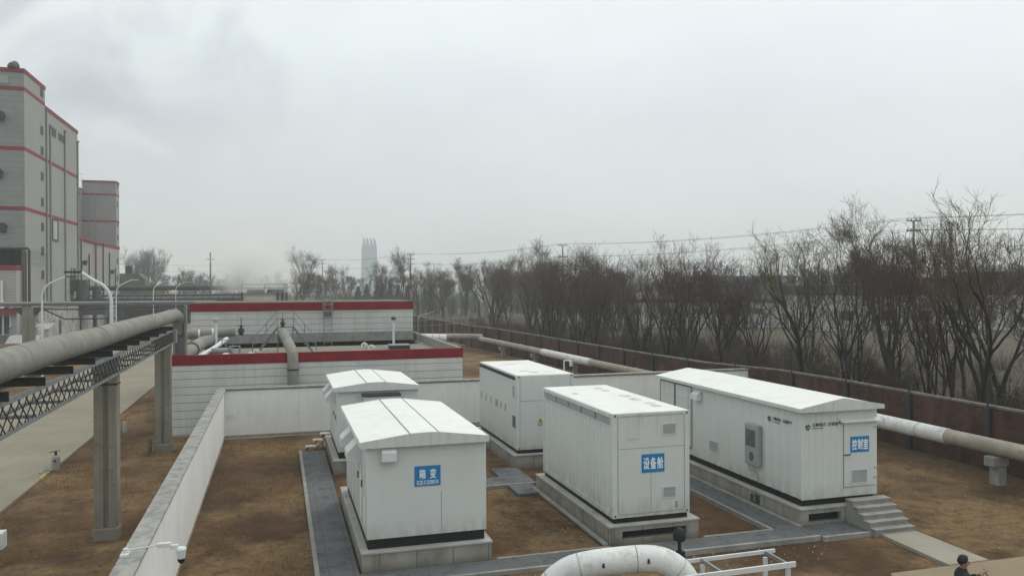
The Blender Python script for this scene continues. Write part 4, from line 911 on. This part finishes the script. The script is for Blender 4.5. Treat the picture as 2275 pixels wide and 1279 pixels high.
B(53.6, 54.9, 147.3, 148.1, 4.6, 6.0).build('switchgear', STEELD, [o for o in col.objects if o.name == 'power_pole'][0])
utility(*PO[1], (.1, 1.3), 'power pole with crossarms rising inside the tallest willow at right')
utility(*PO[2], (.1, 1.3, 2.6), 'power pole with three crossarms right of the far blue tower')
utility(*PO[3], (.1, 1.2), 'power pole behind the roof ladder')
utility(-15.4, 203, 15.3, (1.8,), 'lone dark power pole with one crossarm, left of the steam', .2, SHEDD)
utility(-10.5, 236, 11.5, (.1, 1.6), 'shorter dark pole with double crossarms between the lone pole and the steam', .2, SHEDD)
def wire(pts, sag, label, r=.022):
    path = []
    for a, b in zip(pts[:-1], pts[1:]):
        a, b = Vector(a), Vector(b)
        for k in range(12):
            u = k/12; p = a+(b-a)*u; p.z -= 4*sag*u*(1-u); path.append(p)
    path.append(Vector(pts[-1]))
    t = MB().tube(path, r, 3).build('overhead_wire', STEELD); tag(t, label, 'power line', 'overhead wires beyond the brick wall')
far_end = (-40, 330, 15); near = (93, 2, 14.5)
chain = [near, PO[1], PO[0], PO[2], PO[3], far_end]
for k, (dz, dx, lb) in enumerate(((.3, -.9, 'uppermost overhead wire strung over the tree line'), (.3, .9, 'second overhead wire, just under the uppermost'), (-2.2, -.9, 'third overhead wire, on the second row of crossarms'), (-2.2, .9, 'fourth overhead wire, just under the third'), (-4.0, 0, 'lowest overhead wire running through the tree tops'))):
    wire([(a+dx, b, c+dz+(1.1 if (a, b, c) == PO[1] and dz < 0 else 0)) for a, b, c in chain], .9, lb, .018+.004*(k == 0))

# ---------------------------------------------------------------- buildings beyond the trees, far towers
def wrot(o, rz): o.rotation_euler = (0, 0, rz)
t = thing('red_roofed_works', (92, 100, 0), 'long pale works building with red roof band seen through the trees at right', 'building')
MB().box(-14, 30, 0, 12, -.2, 5.4).build('wall', SHED, t).location = (0, 0, 0)
MB().box(-14.3, 30.3, -.4, 12.4, 5.4, 6.9).build('eave', SHEDD, t).location = (0, 0, 0); MB().box(0, 12.6, -.6, 12.5, 6.9, 8.1).build('red_roof', REDROOF, t).location = (0, 0, 0)
MB().box(15, 30.4, -.5, 12.5, 6.9, 9.0).build('grey_roof', SHEDD, t).location = (0, 0, 0)
for x in (-9, -3, 3, 7.5, 13, 20): MB().box(x, x+1.8, -.05, 0, 1.5, 3.0).build('window', GLASS, t).location = (0, 0, 0)
wrot(t, -.29)
t = thing('pale_works_building', (70, 140, 0), 'low pale building with dark upper strip deep behind the middle of the tree row', 'building')
MB().box(-6, 34, 0, 12, -.2, 3.6).build('wall', SHED, t).location = (0, 0, 0); MB().box(-6.3, 34.3, -.3, 12.3, 3.6, 4.4).build('roof', SHEDD, t).location = (0, 0, 0)
for x in range(-4, 32, 6): MB().box(x, x+1.6, -.05, 0, 1.0, 2.4).build('window', GLASS, t).location = (0, 0, 0)
wrot(t, -.29)
t = thing('far_blue_building', (150, 240, 0), 'hazy bluish flat-roofed building far behind the right-hand trees', 'building')
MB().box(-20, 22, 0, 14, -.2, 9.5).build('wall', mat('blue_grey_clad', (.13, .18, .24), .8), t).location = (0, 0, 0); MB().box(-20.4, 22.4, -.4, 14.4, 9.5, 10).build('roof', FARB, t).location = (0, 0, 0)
wrot(t, -.29)
t = thing('white_field_wall', (60, 120, 0), 'low pale wall glimpsed through the tree trunks', 'wall')
MB().box(-10, 60, 0, .3, -.2, 2.0).build('wall_face', SHED, t).location = (0, 0, 0); MB().box(-10, 60, -.05, .35, 2.0, 2.15).build('coping', CONCL, t).location = (0, 0, 0); wrot(t, -.29)
t = thing('far_tower_block', (133.6, 1212, 0), 'hazy blue high tower with a crown of points on the horizon', 'tower')
MB().prism([(-12, 0), (-12, 0.1), (-10.5, 60), (-10, 68), (10, 68), (10.5, 60), (12, 0)], -9, 9).build('shaft', FARB, t).location = (0, 0, 0)
for x in (-9.5, -4.5, 1, 6): MB().prism([(x, 68), (x-.6, 79), (x+2.6, 75), (x+3.5, 68)], -9, -6).build('spire', FARB, t).location = (0, 0, 0)
for x in (-6, 0, 6): MB().box(x-.9, x+.9, -9.3, -9, 2, 66).build('pilaster', FARB, t).location = (0, 0, 0)
t = thing('communications_mast', (489.7, 481, 0), 'distant pale lattice mast with drum top above the trees at right', 'mast')
MB().tube([(489.7, 481, 0), (489.7, 481, 50)], [3.0, 1.2], 4).build('lattice_shaft', STEEL, t)
MB().tube([(489.7, 481, 50), (489.7, 481, 51), (489.7, 481, 53.4), (489.7, 481, 54)], [1.2, 2.6, 2.6, 1], 12).build('drum', STEEL, t); MB().tube([(489.7, 481, 54), (489.7, 481, 62)], .25, 5).build('antenna', STEELD, t)

# ---------------------------------------------------------------- trees
class TB:
    def __init__(s): s.V = []; s.Fq = []; s.n = 0
    def tube(s, P, r, k):
        P = np.array(P); m_ = len(P); Tn = np.gradient(P, axis=0); Tn /= np.linalg.norm(Tn, axis=1)[:, None]+1e-9
        ref = np.array([1., 0, 0]) if abs(Tn[0][0]) < .8 else np.array([0, 1., 0])
        A = np.cross(Tn, ref); A /= np.linalg.norm(A, axis=1)[:, None]; Bv = np.cross(Tn, A)
        q = np.arange(k)*2*np.pi/k
        ring = P[:, None, :]+(A[:, None, :]*np.cos(q)[None, :, None]+Bv[:, None, :]*np.sin(q)[None, :, None])*np.array(r)[:, None, None]
        s.V.append(ring.reshape(-1, 3)); i = np.arange(m_-1)[:, None]*k; j = np.arange(k)[None, :]; j2 = (j+1) % k
        s.Fq.append((np.stack([i+j, i+j2, i+k+j2, i+k+j], -1).reshape(-1, 4))+s.n); s.n += m_*k
    def arrays(s): return np.concatenate(s.V), np.concatenate(s.Fq)
def quadmesh(name, V, Fq, m_):
    me = bpy.data.meshes.new(name); me.vertices.add(len(V)); me.vertices.foreach_set('co', V.astype('f').ravel())
    me.loops.add(Fq.size); me.loops.foreach_set('vertex_index', Fq.astype('i').ravel()); me.polygons.add(len(Fq))
    me.polygons.foreach_set('loop_start', np.arange(0, Fq.size, Fq.shape[1], dtype='i')); me.update(calc_edges=True); me.validate(); me.materials.append(m_); return me
def gen_tree(seed, H, stems=3, lean=.25, fork=.1, depth=6, ang=.42, ratio=.8, r0=.14, tw=.008, kids=2.35, up=.10, lat=2, twigs=3, split=3):
    """bare tree: a short bole, then limbs that fork again and again, with fine side shoots"""
    rg = np.random.RandomState(seed); tr, cr_ = TB(), TB()
    def unit(v): return v/np.linalg.norm(v)
    def grow(p, d, L, ra, rb, segs, wob, trop, tb, k):
        P = [p.copy()]
        for i in range(segs): d = unit(d+rg.randn(3)*wob+np.array([0, 0, trop])); p = p+d*L/segs; P.append(p.copy())
        tb.tube(P, np.linspace(ra, rb, segs+1), k); return np.array(P), d
    def turn(d, a): q = unit(np.cross(d, rg.randn(3))); return unit(d*math.cos(a)+q*math.sin(a))
    S = sum(ratio**i for i in range(depth)); L0 = H*(1-fork)/S/.93
    def shoot(P, n, L):
        for _ in range(n):
            i = rg.randint(0, len(P)-1); u = rg.rand(); p = P[i]*(1-u)+P[i+1]*u; dd = unit(P[i+1]-P[i])
            Q, _d = grow(p, turn(dd, rg.uniform(.4, 1.0)), L*rg.uniform(.5, 1.2), tw, tw*.6, 3, .16, up*.6, cr_, 3)
            for _k in range(2):
                j = rg.randint(0, 3); grow(Q[j], turn(unit(Q[j+1]-Q[j]), rg.uniform(.4, .9)), L*rg.uniform(.3, .6), tw*.8, tw*.5, 2, .18, up*.5, cr_, 3)
    def limb(p, d, L, r, lv):
        rb = max(r*.72, tw); tb = tr if lv < split else cr_
        P, d = grow(p, d, L, r, rb, 4 if lv < 3 else 3, .085+.015*lv, up*(.5 if lv < 2 else 1), tb, 6 if lv < 2 else (4 if lv < 4 else 3))
        if lv >= 2: shoot(P, lat if lv < depth-1 else twigs, H*.085)
        if lv+1 < depth:
            n = int(kids)+(rg.rand() < kids % 1); n = max(2, n)
            for k in range(n): limb(P[-1], turn(d, ang*(rg.uniform(.25, .6) if k == 0 else rg.uniform(.7, 1.35))), L*ratio*rg.uniform(.75, 1.15), rb*(.92 if k == 0 else .72), lv+1)
            if lv < 3 and rg.rand() < .7: limb(P[2], turn(d, ang*rg.uniform(1.2, 1.9)), L*ratio*.7, rb*.5, lv+2 if lv+2 < depth else depth-1)
    base, d0 = grow(np.array([0., 0, -.3]), np.array([rg.randn()*.05, rg.randn()*.05, 1.]), H*fork+.3, r0*1.25, r0, 3, .04, 0, tr, 7)
    for i in range(stems):
        az = i*2*math.pi/stems+rg.rand(); ln = lean*rg.uniform(.6, 1.35)
        limb(base[-1]-np.array([0, 0, rg.uniform(0, H*fork*.5)]), np.array([math.cos(az)*math.sin(ln), math.sin(az)*math.sin(ln), math.cos(ln)]), L0*rg.uniform(.85, 1.1), r0*(.8 if stems > 1 else .95), 0)
    return tr.arrays(), cr_.arrays()
def tree_proto(name, seed, bark, twig, **k):
    (tv, tf), (cv, cf) = gen_tree(seed, **k)
    return quadmesh(name+'_trunk', tv, tf, bark), quadmesh(name+'_crown', cv, cf, twig)
VAS = [tree_proto('vase', 10+i, BARK, (TWIG, TWIGR, TWIG, TWIGO)[i % 4], H=11.3, stems=(3, 2, 4, 3, 2, 4, 3, 2)[i], lean=(.18, .15, .22, .15, .2, .24, .12, .22)[i], fork=(.06, .16, .04, .2, .1, .07, .13, .24)[i],
    r0=(.13, .15, .12, .16, .14, .12, .13, .17)[i], ang=(.40, .46, .36, .42, .5, .38, .36, .44)[i], kids=(2.15, 2.3, 2.05, 2.2, 2.15, 2.0, 2.2, 2.35)[i], lat=1, twigs=2, tw=.0085) for i in range(8)]
WIL = [tree_proto('willow', 40+i, BARKG, TWIGO, H=12.5, stems=4, lean=.3, fork=.14, depth=7, ang=.33, ratio=.82, r0=.26, tw=.009, kids=2.15, up=.13, lat=1, twigs=3) for i in range(3)]
TAL = [tree_proto('tall', 70+i, BARKG, TWIG, H=15, stems=(1, 2, 3)[i], lean=.24, fork=(.3, .2, .15)[i], depth=7 if i == 0 else 6, ang=.44, r0=.24, tw=.013, kids=2.2, lat=1) for i in range(3)]
ROU = tree_proto('round', 90, BARKG, mat('twigs_grey', (.12, .115, .11), .95, .2, .3), H=19.5, stems=14, lean=.42, fork=.2, depth=6, ang=.32, ratio=.82, r0=.3, tw=.018, kids=2.3, lat=1, twigs=2)
rt = random.Random(5)
def tree(x, y, proto, sc, label, group=None, name='bare_tree', sz=None):
    t = thing(name, (x, y, -.05), label, 'tree', group); t.rotation_euler = (0, 0, rt.uniform(0, 6.28)); t.scale = (sc, sc, sz or sc*rt.uniform(.94, 1.06))
    for nm, me in (('trunk', proto[0]), ('crown', proto[1])):
        o = bpy.data.objects.new(nm, me); col.objects.link(o); o.parent = t
    return t
def wallx(y):
    for (a, b), (c, d) in zip(wp[:-1], wp[1:]):
        if b <= y <= d: return a+(c-a)*(y-b)/(d-b)
    return wp[-1][0]
G1 = 'bare trees in the row just behind the brick wall'
L1 = ['bare brown many-stemmed tree in the front row against the brick wall', 'bare brown tree in the dense second row behind the brick wall', 'bare tree in the thin back row well behind the brick wall']
for r_, (off, step, y0_, y1_) in enumerate(((3.6, 3.2, 14, 84), (7.8, 4.2, 16, 110), (15, 6.5, 40, 125))):
    y = y0_
    while y < y1_:
        yy = y+rt.uniform(-1.2, 1.2); xx = wallx(min(yy, 149))+off+rt.uniform(-1.2, 1.4)
        sc = rt.uniform(.76, .9)*(1+.0015*(yy-30))*(.93 if 42 < yy < 80 else 1)
        if not (yy < 45 and off > 7 and rt.random() < .35): tree(xx, yy, rt.choice(VAS), sc, L1[r_], ['front row of bare trees at the brick wall', 'second row of bare trees', 'back row of bare trees'][r_])
        y += step*rt.uniform(.8, 1.25)
tree(43.0, 47.8, WIL[0], .88, 'tallest willow with dense olive twigs, rising above the row at right', None, 'bare_willow')
tree(39.9, 36.2, VAS[1], .9, 'tall open-crowned bare tree near the right edge, its fork above the brick wall')
for x, y, p, s, lb in ((47, 168, WIL[1], .95, 'dense brown willow left of the tall double-armed lamp'), (54, 160, WIL[2], 1.0, 'bare willow right of the tall double-armed lamp'), (40, 150, TAL[0], .82, 'bare tree just right of the far blue tower and its power pole')):
    tree(x, y, p, s, lb, None, 'bare_willow')
def pxpos(px_, dist):   # a spot on the ground in a given direction and distance
    u = (px_-1137.5)/FPX; d = F+R2*u; return d.x*dist, d.y*dist
mid = [(650, 150), (675, 175), (700, 190), (735, 200), (765, 210), (842, 190), (880, 205), (905, 150), (930, 175), (960, 190), (985, 170), (1035, 185), (1065, 175), (1095, 190), (1125, 165), (1170, 150), (1190, 170), (1215, 140), (1240, 160), (1275, 135), (1300, 120), (1330, 150), (1345, 105), (1380, 130), (1400, 100)]
for i, (p_, d_) in enumerate(mid):
    x, y = pxpos(p_, d_); tree(x, y, (TAL+WIL)[i % 6] if p_ > 900 else TAL[i % 3], (.76 if p_ > 1290 else .95 if p_ > 980 else .9)*rt.uniform(.86, 1.08), 'bare tree standing in the hazy middle distance beyond the pump house', 'bare trees in the middle distance')
x, y = pxpos(327, 260); tree(x, y, ROU, .82, 'large round-crowned bare tree standing alone right of the factory', None, 'round_bare_tree', 1.0)
for i, (p_, d_) in enumerate(((392, 290), (402, 280), (422, 295), (440, 300), (455, 280), (490, 300), (510, 320), (535, 300), (620, 220), (633, 230))):
    x, y = pxpos(p_, d_); tree(x, y, TAL[i % 3], rt.uniform(.72, .95), 'hazy bare tree on the skyline between the factory and the steam', 'bare trees left of the steam')

# conifers
def conifer_mesh(seed, H, Rr, n):
    rg = np.random.RandomState(seed); V = []
    for i in range(n):
        u = rg.rand()**.75; z = H*(.08+.9*(1-u)); rad = Rr*u*rg.uniform(.35, 1.05)*(1+.25*math.sin(z*4+seed)); a = rg.rand()*6.283
        c = np.array([math.cos(a)*rad, math.sin(a)*rad, z]); out_ = np.array([math.cos(a), math.sin(a), -.35]); sd_ = np.array([-math.sin(a), math.cos(a), rg.uniform(-.3, .3)])
        l = rg.uniform(.25, .6); w_ = rg.uniform(.08, .2); V += [c-sd_*w_, c+sd_*w_, c+out_*l+sd_*w_*.4, c+out_*l-sd_*w_*.4]
    V = np.array(V); return V, np.arange(len(V)).reshape(-1, 4)
CM = [quadmesh('conifer_foliage', *conifer_mesh(3+i, 8, 2.1+.3*i, 3200), CONI) for i in range(2)]
tb_ = TB(); tb_.tube([[0, 0, -.2], [0, 0, 4], [0, 0, 7.6]], [.2, .13, .03], 6); CT = quadmesh('conifer_trunk', *tb_.arrays(), BARK)
for i, (p_, d_, s_c) in enumerate(((720, 235, .75), (796, 235, .95), (815, 245, 1.0), (838, 225, 1.0), (850, 240, 1.1), (866, 235, .95), (885, 230, .9), (956, 225, 1.0), (945, 250, .9), (1225, 240, .9), (1245, 250, 1.0), (905, 250, .9))):
    x, y = pxpos(p_, d_); tree(x, y, (CT, CM[i % 2]), s_c, 'dark green conifer in the haze below the far tower' if 780 < p_ < 900 else 'dark green conifer in the hazy distance between bare trees', 'dark conifers below the far tower' if 780 < p_ < 900 else 'scattered distant conifers', 'conifer_tree')

# far wood: one mass
(tv, tf), (cv, cf) = gen_tree(200, 12, 2, .25, .15, 5, .45, .8, .22, .045, 2.3, lat=1, twigs=2)
(tv2, tf2), (cv2, cf2) = gen_tree(201, 12, 3, .3, .1, 5, .4, .8, .2, .045, 2.3, lat=1, twigs=2)
Vs, Fs, k_ = [], [], 0; rg = np.random.RandomState(9)
for i in range(210):
    p_ = rg.uniform(270, 2500); dist = rg.uniform(250, 420) if p_ < 1500 else rg.uniform(150, 330); x, y = pxpos(p_, dist); a = rg.rand()*6.28; s_c = rg.uniform(.6, 1.0)
    for (v_, f_) in (((tv, tf), (cv, cf)) if i % 2 else ((tv2, tf2), (cv2, cf2))):
        Q = v_@np.array([[math.cos(a), math.sin(a), 0], [-math.sin(a), math.cos(a), 0], [0, 0, 1]])*s_c+np.array([x, y, 0]); Vs.append(Q); Fs.append(f_+k_); k_ += len(v_)
o = bpy.data.objects.new('far_wood', quadmesh('far_wood', np.concatenate(Vs), np.concatenate(Fs), TWIG)); col.objects.link(o)
tag(o, 'far bare wood fading into haze along the horizon', 'wood', None, 'stuff')

# undergrowth behind the wall, dry grass and litter inside
def blades(name, pts, hmin, hmax, wid, m_, label, cat, seed, lean=.35):
    rg = np.random.RandomState(seed); n = len(pts); P = np.array(pts); a = rg.rand(n)*6.283; h = rg.uniform(hmin, hmax, n); w_ = wid*rg.uniform(.6, 1.4, n)
    sd_ = np.stack([np.cos(a), np.sin(a), a*0], 1); ln = np.stack([rg.randn(n)*lean, rg.randn(n)*lean, np.ones(n)], 1)*h[:, None]
    V = np.stack([P-sd_*w_[:, None], P+sd_*w_[:, None], P+ln+sd_*w_[:, None]*.25, P+ln-sd_*w_[:, None]*.25], 1).reshape(-1, 3)
    o = bpy.data.objects.new(name, quadmesh(name, V, np.arange(4*n).reshape(-1, 4), m_)); col.objects.link(o); return tag(o, label, cat, None, 'stuff')
rg = np.random.RandomState(31); pts = []
cl = [(rg.uniform(14, 125), rg.rand()) for _ in range(700)]
for y, q in cl:
    x = wallx(min(y, 149))+1.2+q*q*34; nb = int(60 if q < .5 else 40)
    rr = rg.uniform(.3, 1.1); a = rg.rand(nb)*6.28; b = rr*np.sqrt(rg.rand(nb)); pts.append(np.stack([x+b*np.cos(a), y+b*np.sin(a), np.full(nb, -.05)], 1))
blades('undergrowth', np.concatenate(pts), .5, 2.0, .012, mat('dry_stalks', (.062, .043, .029), .95, .4, .5), 'tangle of dry brown undergrowth beneath the trees behind the brick wall', 'undergrowth', 32, .3)
bv = [gen_tree(300+i, 2.6, 7, .45, .03, 4, .5, .8, .022, .007, 2.3, lat=2, twigs=3) for i in range(3)]
Vs, Fs, k_ = [], [], 0
for i in range(170):
    y = rg.uniform(14, 105); x = wallx(y)+1.4+abs(rg.randn())*9; a = rg.rand()*6.28; s_c = rg.uniform(.5, 1.15)
    for v_, f_ in bv[i % 3]:
        Vs.append(v_@np.array([[math.cos(a), math.sin(a), 0], [-math.sin(a), math.cos(a), 0], [0, 0, 1]])*s_c+np.array([x, y, 0])); Fs.append(f_+k_); k_ += len(v_)
o = bpy.data.objects.new('bare_bushes', quadmesh('bare_bushes', np.concatenate(Vs), np.concatenate(Fs), mat('bush_twigs', (.085, .065, .05), .95, .4, .4))); col.objects.link(o)
tag(o, 'thicket of low bare brown bushes under the trees behind the brick wall', 'bushes', None, 'stuff')
pts = []
for _ in range(15000):
    p_ = rg.uniform(300, 2600); dist = rg.uniform(190, 420) if p_ < 1300 else rg.uniform(120, 330); x, y = pxpos(p_, dist)
    if math.sin(p_*.021)+math.sin(p_*.05+1) > -.9: pts.append(np.array([[x, y, -.1]]))
blades('distant_scrub', np.concatenate(pts), 1.5, 4.8, .16, mat('scrub_dark', (.05, .055, .042), .95, .45, .06), 'dark distant scrub and hedges along the foot of the far trees', 'scrub', 35, .12)
pts = []
for _ in range(5200):
    x, y = (rg.uniform(-8.3, -2.9), rg.uniform(18, 60)) if rg.rand() < .45 else ((rg.uniform(18.2, 26), rg.uniform(14, 60)) if rg.rand() < .6 else (rg.uniform(-2.2, .8), rg.uniform(13, 39)))
    if math.sin(x*1.3+math.sin(y*.7)*2)+math.sin(y*.9+x*.4) < .1: continue
    nb = 9; pts.append(np.stack([x+rg.randn(nb)*.12, y+rg.randn(nb)*.12, np.full(nb, -.06)], 1))
blades('dry_grass', np.concatenate(pts), .06, .17, .007, mat('dry_grass_blades', (.25, .165, .07), .95, .3, 2), 'short dry tawny grass scattered over the bare soil', 'grass', 33, .7)
V, Fq = [], []
for i in range(520):
    r_ = rg.rand()
    if r_ < .55: x, y = rg.uniform(17.9, 26), rg.uniform(15, 36)
    elif r_ < .8: x, y = rg.uniform(5.6, 14.5), rg.uniform(17.5, 19.0)
    else: x, y = rg.uniform(6, 8.6), rg.uniform(20.3, 26)
    s = rg.uniform(.006, .022); c = np.array([x, y, -.03]); k = len(V)
    V += [c+np.array(q)*s for q in ((-1, -1, 0), (1, -.8, 0), (.9, 1, 0), (-1, .7, 0), (-.5, -.6, 1.4), (.6, -.5, 1.2), (.5, .6, 1.5), (-.6, .5, 1.1))]
    Fq += [[k+a for a in f] for f in ((4, 5, 6, 7), (0, 1, 5, 4), (1, 2, 6, 5), (2, 3, 7, 6), (3, 0, 4, 7))]
o = bpy.data.objects.new('gravel', quadmesh('gravel', np.array(V)+np.array([0, 0, .04]), np.array(Fq), mat('gravel_stone', (.26, .235, .2), .9, .4, 9))); col.objects.link(o)
tag(o, 'small pale stones and litter scattered on the soil', 'gravel', None, 'stuff')

# ---------------------------------------------------------------- person
def skin(name, pts, edges, m_, parent, root=0, sub=2):
    me = bpy.data.meshes.new(name); me.from_pydata([p[:3] for p in pts], edges, []); o = bpy.data.objects.new(name, me); col.objects.link(o)
    md = o.modifiers.new('skin', 'SKIN'); md.use_smooth_shade = True
    for i, sv in enumerate(me.skin_vertices[0].data):
        r = pts[i][3]; sv.radius = (r, pts[i][4] if len(pts[i]) > 4 else r); sv.use_root = (i == root)
    o.modifiers.new('sub', 'SUBSURF').levels = sub; o.modifiers['sub'].render_levels = sub
    q = bpy.data.meshes.new_from_object(o.evaluated_get(bpy.context.evaluated_depsgraph_get())); bpy.data.objects.remove(o)
    q.polygons.foreach_set('use_smooth', [True]*len(q.polygons)); q.materials.clear(); q.materials.append(m_)
    o = bpy.data.objects.new(name, q); col.objects.link(o)
    if parent: o.parent = parent
    return o
P_ = []; E_ = []
def J(x, y, z, r, frm=None, ry=None):
    P_.append((x, y, z, r, ry or r)); i = len(P_)-1
    if frm is not None: E_.append((frm, i))
    return i
# local frame: x forward, y left, z up
pel = J(0, 0, .95, .13); sp1 = J(.01, 0, 1.12, .12, pel); ch_ = J(.02, 0, 1.32, .13, sp1); nk = J(.0, 0, 1.45, .07, ch_); nk2 = J(.015, 0, 1.52, .055, nk)
hd = J(.045, 0, 1.585, .082, nk2); hd2 = J(.03, 0, 1.65, .092, hd); hd3 = J(.02, 0, 1.70, .07, hd2)
nose = J(.125, 0, 1.60, .017, hd); J(.145, 0, 1.585, .012, nose)
for s in (1, -1):
    J(.015, s*.09, 1.60, .016, hd)
    sh = J(.0, s*.19, 1.40, .06, ch_); el = J(.06, s*.25, 1.16, .045, sh); hi = J(.27, s*.13 if s > 0 else -.15, 1.30 if s > 0 else 1.36, .032, el)
    wr = J(.31, s*.09, 1.34 if s > 0 else 1.41, .027, hi); pm = J(.37, s*.07, 1.38 if s > 0 else 1.455, .032, wr)
    for k, (dy, L_, dz) in enumerate(((.028, .066, .012), (.01, .074, .016), (-.009, .07, .014), (-.027, .055, .008))):
        k1 = J(.405, s*.07+dy, (1.395 if s > 0 else 1.47)+.004*k, .0105, pm); k2 = J(.405+L_*.5, s*.07+dy*1.1-s*.012, (1.395 if s > 0 else 1.47)+dz+.02, .009, k1); J(.405+L_*.62, s*.07+dy-s*.03, (1.395 if s > 0 else 1.47)+dz, .008, k2)
    th = J(.375, s*.07-s*.035, 1.40 if s > 0 else 1.475, .012, pm); J(.41, s*.07-s*.05, 1.415 if s > 0 else 1.49, .010, th)
    hp = J(0, s*.1, .88, .1, pel); kn = J(.03, s*.11, .48, .065, hp); an = J(-.01, s*.12, .09, .045, kn); J(.14, s*.13, .05, .04, an)
per = thing('person', (13.15, 12.65, .03), 'dark-haired person in a navy jacket raising both hands, at the bottom right corner', 'person'); per.rotation_euler = (0, 0, R_(-28)); per.scale = (1, 1, 1)
skin('body', P_, E_, SKIN, per)
def sub(name, pts, edges, m_): return skin(name, pts, edges, m_, per)
jk = [(0, 0, .9, .165), (.01, 0, 1.1, .155), (.02, 0, 1.3, .17), (.0, 0, 1.43, .11), (.01, 0, 1.53, .085)]; je = [(0, 1), (1, 2), (2, 3), (3, 4)]
for s in (1, -1):
    k = len(jk); jk += [(0, s*.195, 1.385, .085), (.055, s*.255, 1.16, .068), (.31, s*.09, 1.34 if s > 0 else 1.41, .05)]; je += [(2, k), (k, k+1), (k+1, k+2)]
sub('jacket', jk, je, JACK)
tk = [(0, 0, .93, .14)]; te = []
for s in (1, -1): k = len(tk); tk += [(0, s*.1, .86, .115), (.03, s*.11, .48, .085), (-.01, s*.12, .12, .075)]; te += [(0, k), (k, k+1), (k+1, k+2)]
sub('trousers', tk, te, TROU)
for s in (1, -1): sub('shoe', [(-.04, s*.12, .05, .05), (.07, s*.125, .045, .05), (.17, s*.13, .035, .04)], [(0, 1), (1, 2)], BLACK)
V, Fq = [], []; nu, nv = 18, 10; rg = np.random.RandomState(4)
for j in range(nv+1):
    ph = j/nv*math.pi*.6
    for i in range(nu):
        a = i/nu*6.283; fr_ = max(0, math.cos(a)); lim = ph*(1-.42*fr_); rr = .100*(1+rg.randn()*.025)
        hx, hy, hz = math.cos(a)*math.sin(lim)*rr*1.05, math.sin(a)*math.sin(lim)*rr*.86, math.cos(lim)*rr*1.08
        V.append([.022+hx*.92-hz*.38, hy, 1.648+hz*.92+hx*.38])
for j in range(nv):
    for i in range(nu): Fq.append([j*nu+i, j*nu+(i+1) % nu, (j+1)*nu+(i+1) % nu, (j+1)*nu+i])
o = bpy.data.objects.new('hair', quadmesh('hair', np.array(V), np.array(Fq), HAIR)); col.objects.link(o); o.parent = per; o.modifiers.new('thick', 'SOLIDIFY').thickness = .012
for s in (1, -1):
    mb = MB().tube([(.118, s*.032, 1.628), (.128, s*.032, 1.628)], [.012, .006], 8); o = mb.build('eye', BLACK); o.parent = per
o = MB().box(.118, .13, -.02, .02, 1.556, 1.561).build('mouth', mat('lips', (.2, .07, .06), .5)); o.parent = per
ph = thing('phone', (13.55, 12.4, 1.45), 'small dark phone held between the person\'s hands', 'phone')
o = MB().box(-.005, .005, -.035, .035, -.06, .07).build('case', BLACK, None); o.parent = ph; o.location = (0, 0, 0); ph.location = Vector((13.15, 12.65, .03))+Matrix.Rotation(R_(-28), 3, 'Z')@Vector((.425, 0, 1.43)); ph.rotation_euler = (0, R_(-25), R_(-28))

# ---------------------------------------------------------------- air: haze and steam
def volbox(name, lo, hi, m_, label):
    o = MB().box(lo[0], hi[0], lo[1], hi[1], lo[2], hi[2]).build(name, m_); return tag(o, label, 'air', None, 'stuff')
hm = bpy.data.materials.new('haze_air'); hm.use_nodes = True; n = hm.node_tree; n.nodes.remove(n.nodes['Principled BSDF'])
v = n.nodes.new('ShaderNodeVolumePrincipled'); v.inputs['Color'].default_value = (.90, .95, .96, 1); v.inputs['Density'].default_value = .00085; v.inputs['Anisotropy'].default_value = .2
n.links.new(v.outputs[0], n.nodes['Material Output'].inputs['Volume'])
volbox('haze', (-500, -60, -1.5), (700, 1400, 90), hm, 'pale even haze over the whole site')

def steam(name, lo, hi, dens, ctr, rad, label, seed):
    m_ = bpy.data.materials.new(name+'_vapour'); m_.use_nodes = True; n = m_.node_tree; n.nodes.remove(n.nodes['Principled BSDF'])
    v = n.nodes.new('ShaderNodeVolumePrincipled'); v.inputs['Color'].default_value = (1, 1, 1, 1); v.inputs['Anisotropy'].default_value = .1
    g = n.nodes.new('ShaderNodeNewGeometry'); mp_ = n.nodes.new('ShaderNodeMapping'); mp_.vector_type = 'TEXTURE'; mp_.inputs['Location'].default_value = ctr; mp_.inputs['Scale'].default_value = rad
    n.links.new(g.outputs['Position'], mp_.inputs[0]); ln = n.nodes.new('ShaderNodeVectorMath'); ln.operation = 'LENGTH'; n.links.new(mp_.outputs[0], ln.inputs[0])
    nz_ = n.nodes.new('ShaderNodeTexNoise'); nz_.inputs['Scale'].default_value = .38; nz_.inputs['Detail'].default_value = 4; n.links.new(g.outputs['Position'], nz_.inputs['Vector'])
    f1 = n.nodes.new('ShaderNodeMath'); f1.operation = 'MULTIPLY_ADD'; n.links.new(nz_.outputs[0], f1.inputs[0]); f1.inputs[1].default_value = 1.3; n.links.new(ln.outputs['Value'], f1.inputs[2])
    r_ = n.nodes.new('ShaderNodeMapRange'); n.links.new(f1.outputs[0], r_.inputs[0]); r_.inputs[1].default_value = 1.55; r_.inputs[2].default_value = .5; r_.inputs[3].default_value = 0; r_.inputs[4].default_value = dens
    n.links.new(r_.outputs[0], v.inputs['Density']); n.links.new(v.outputs[0], n.nodes['Material Output'].inputs['Volume'])
    volbox(name, lo, hi, m_, label)
steam('steam', (-11, 105, 6.3), (7, 118, 19), .6, (-2.9, 111, 9.5), (6.8, 5.0, 7.2), 'white steam rising from the cooling tower and drifting left', 1)
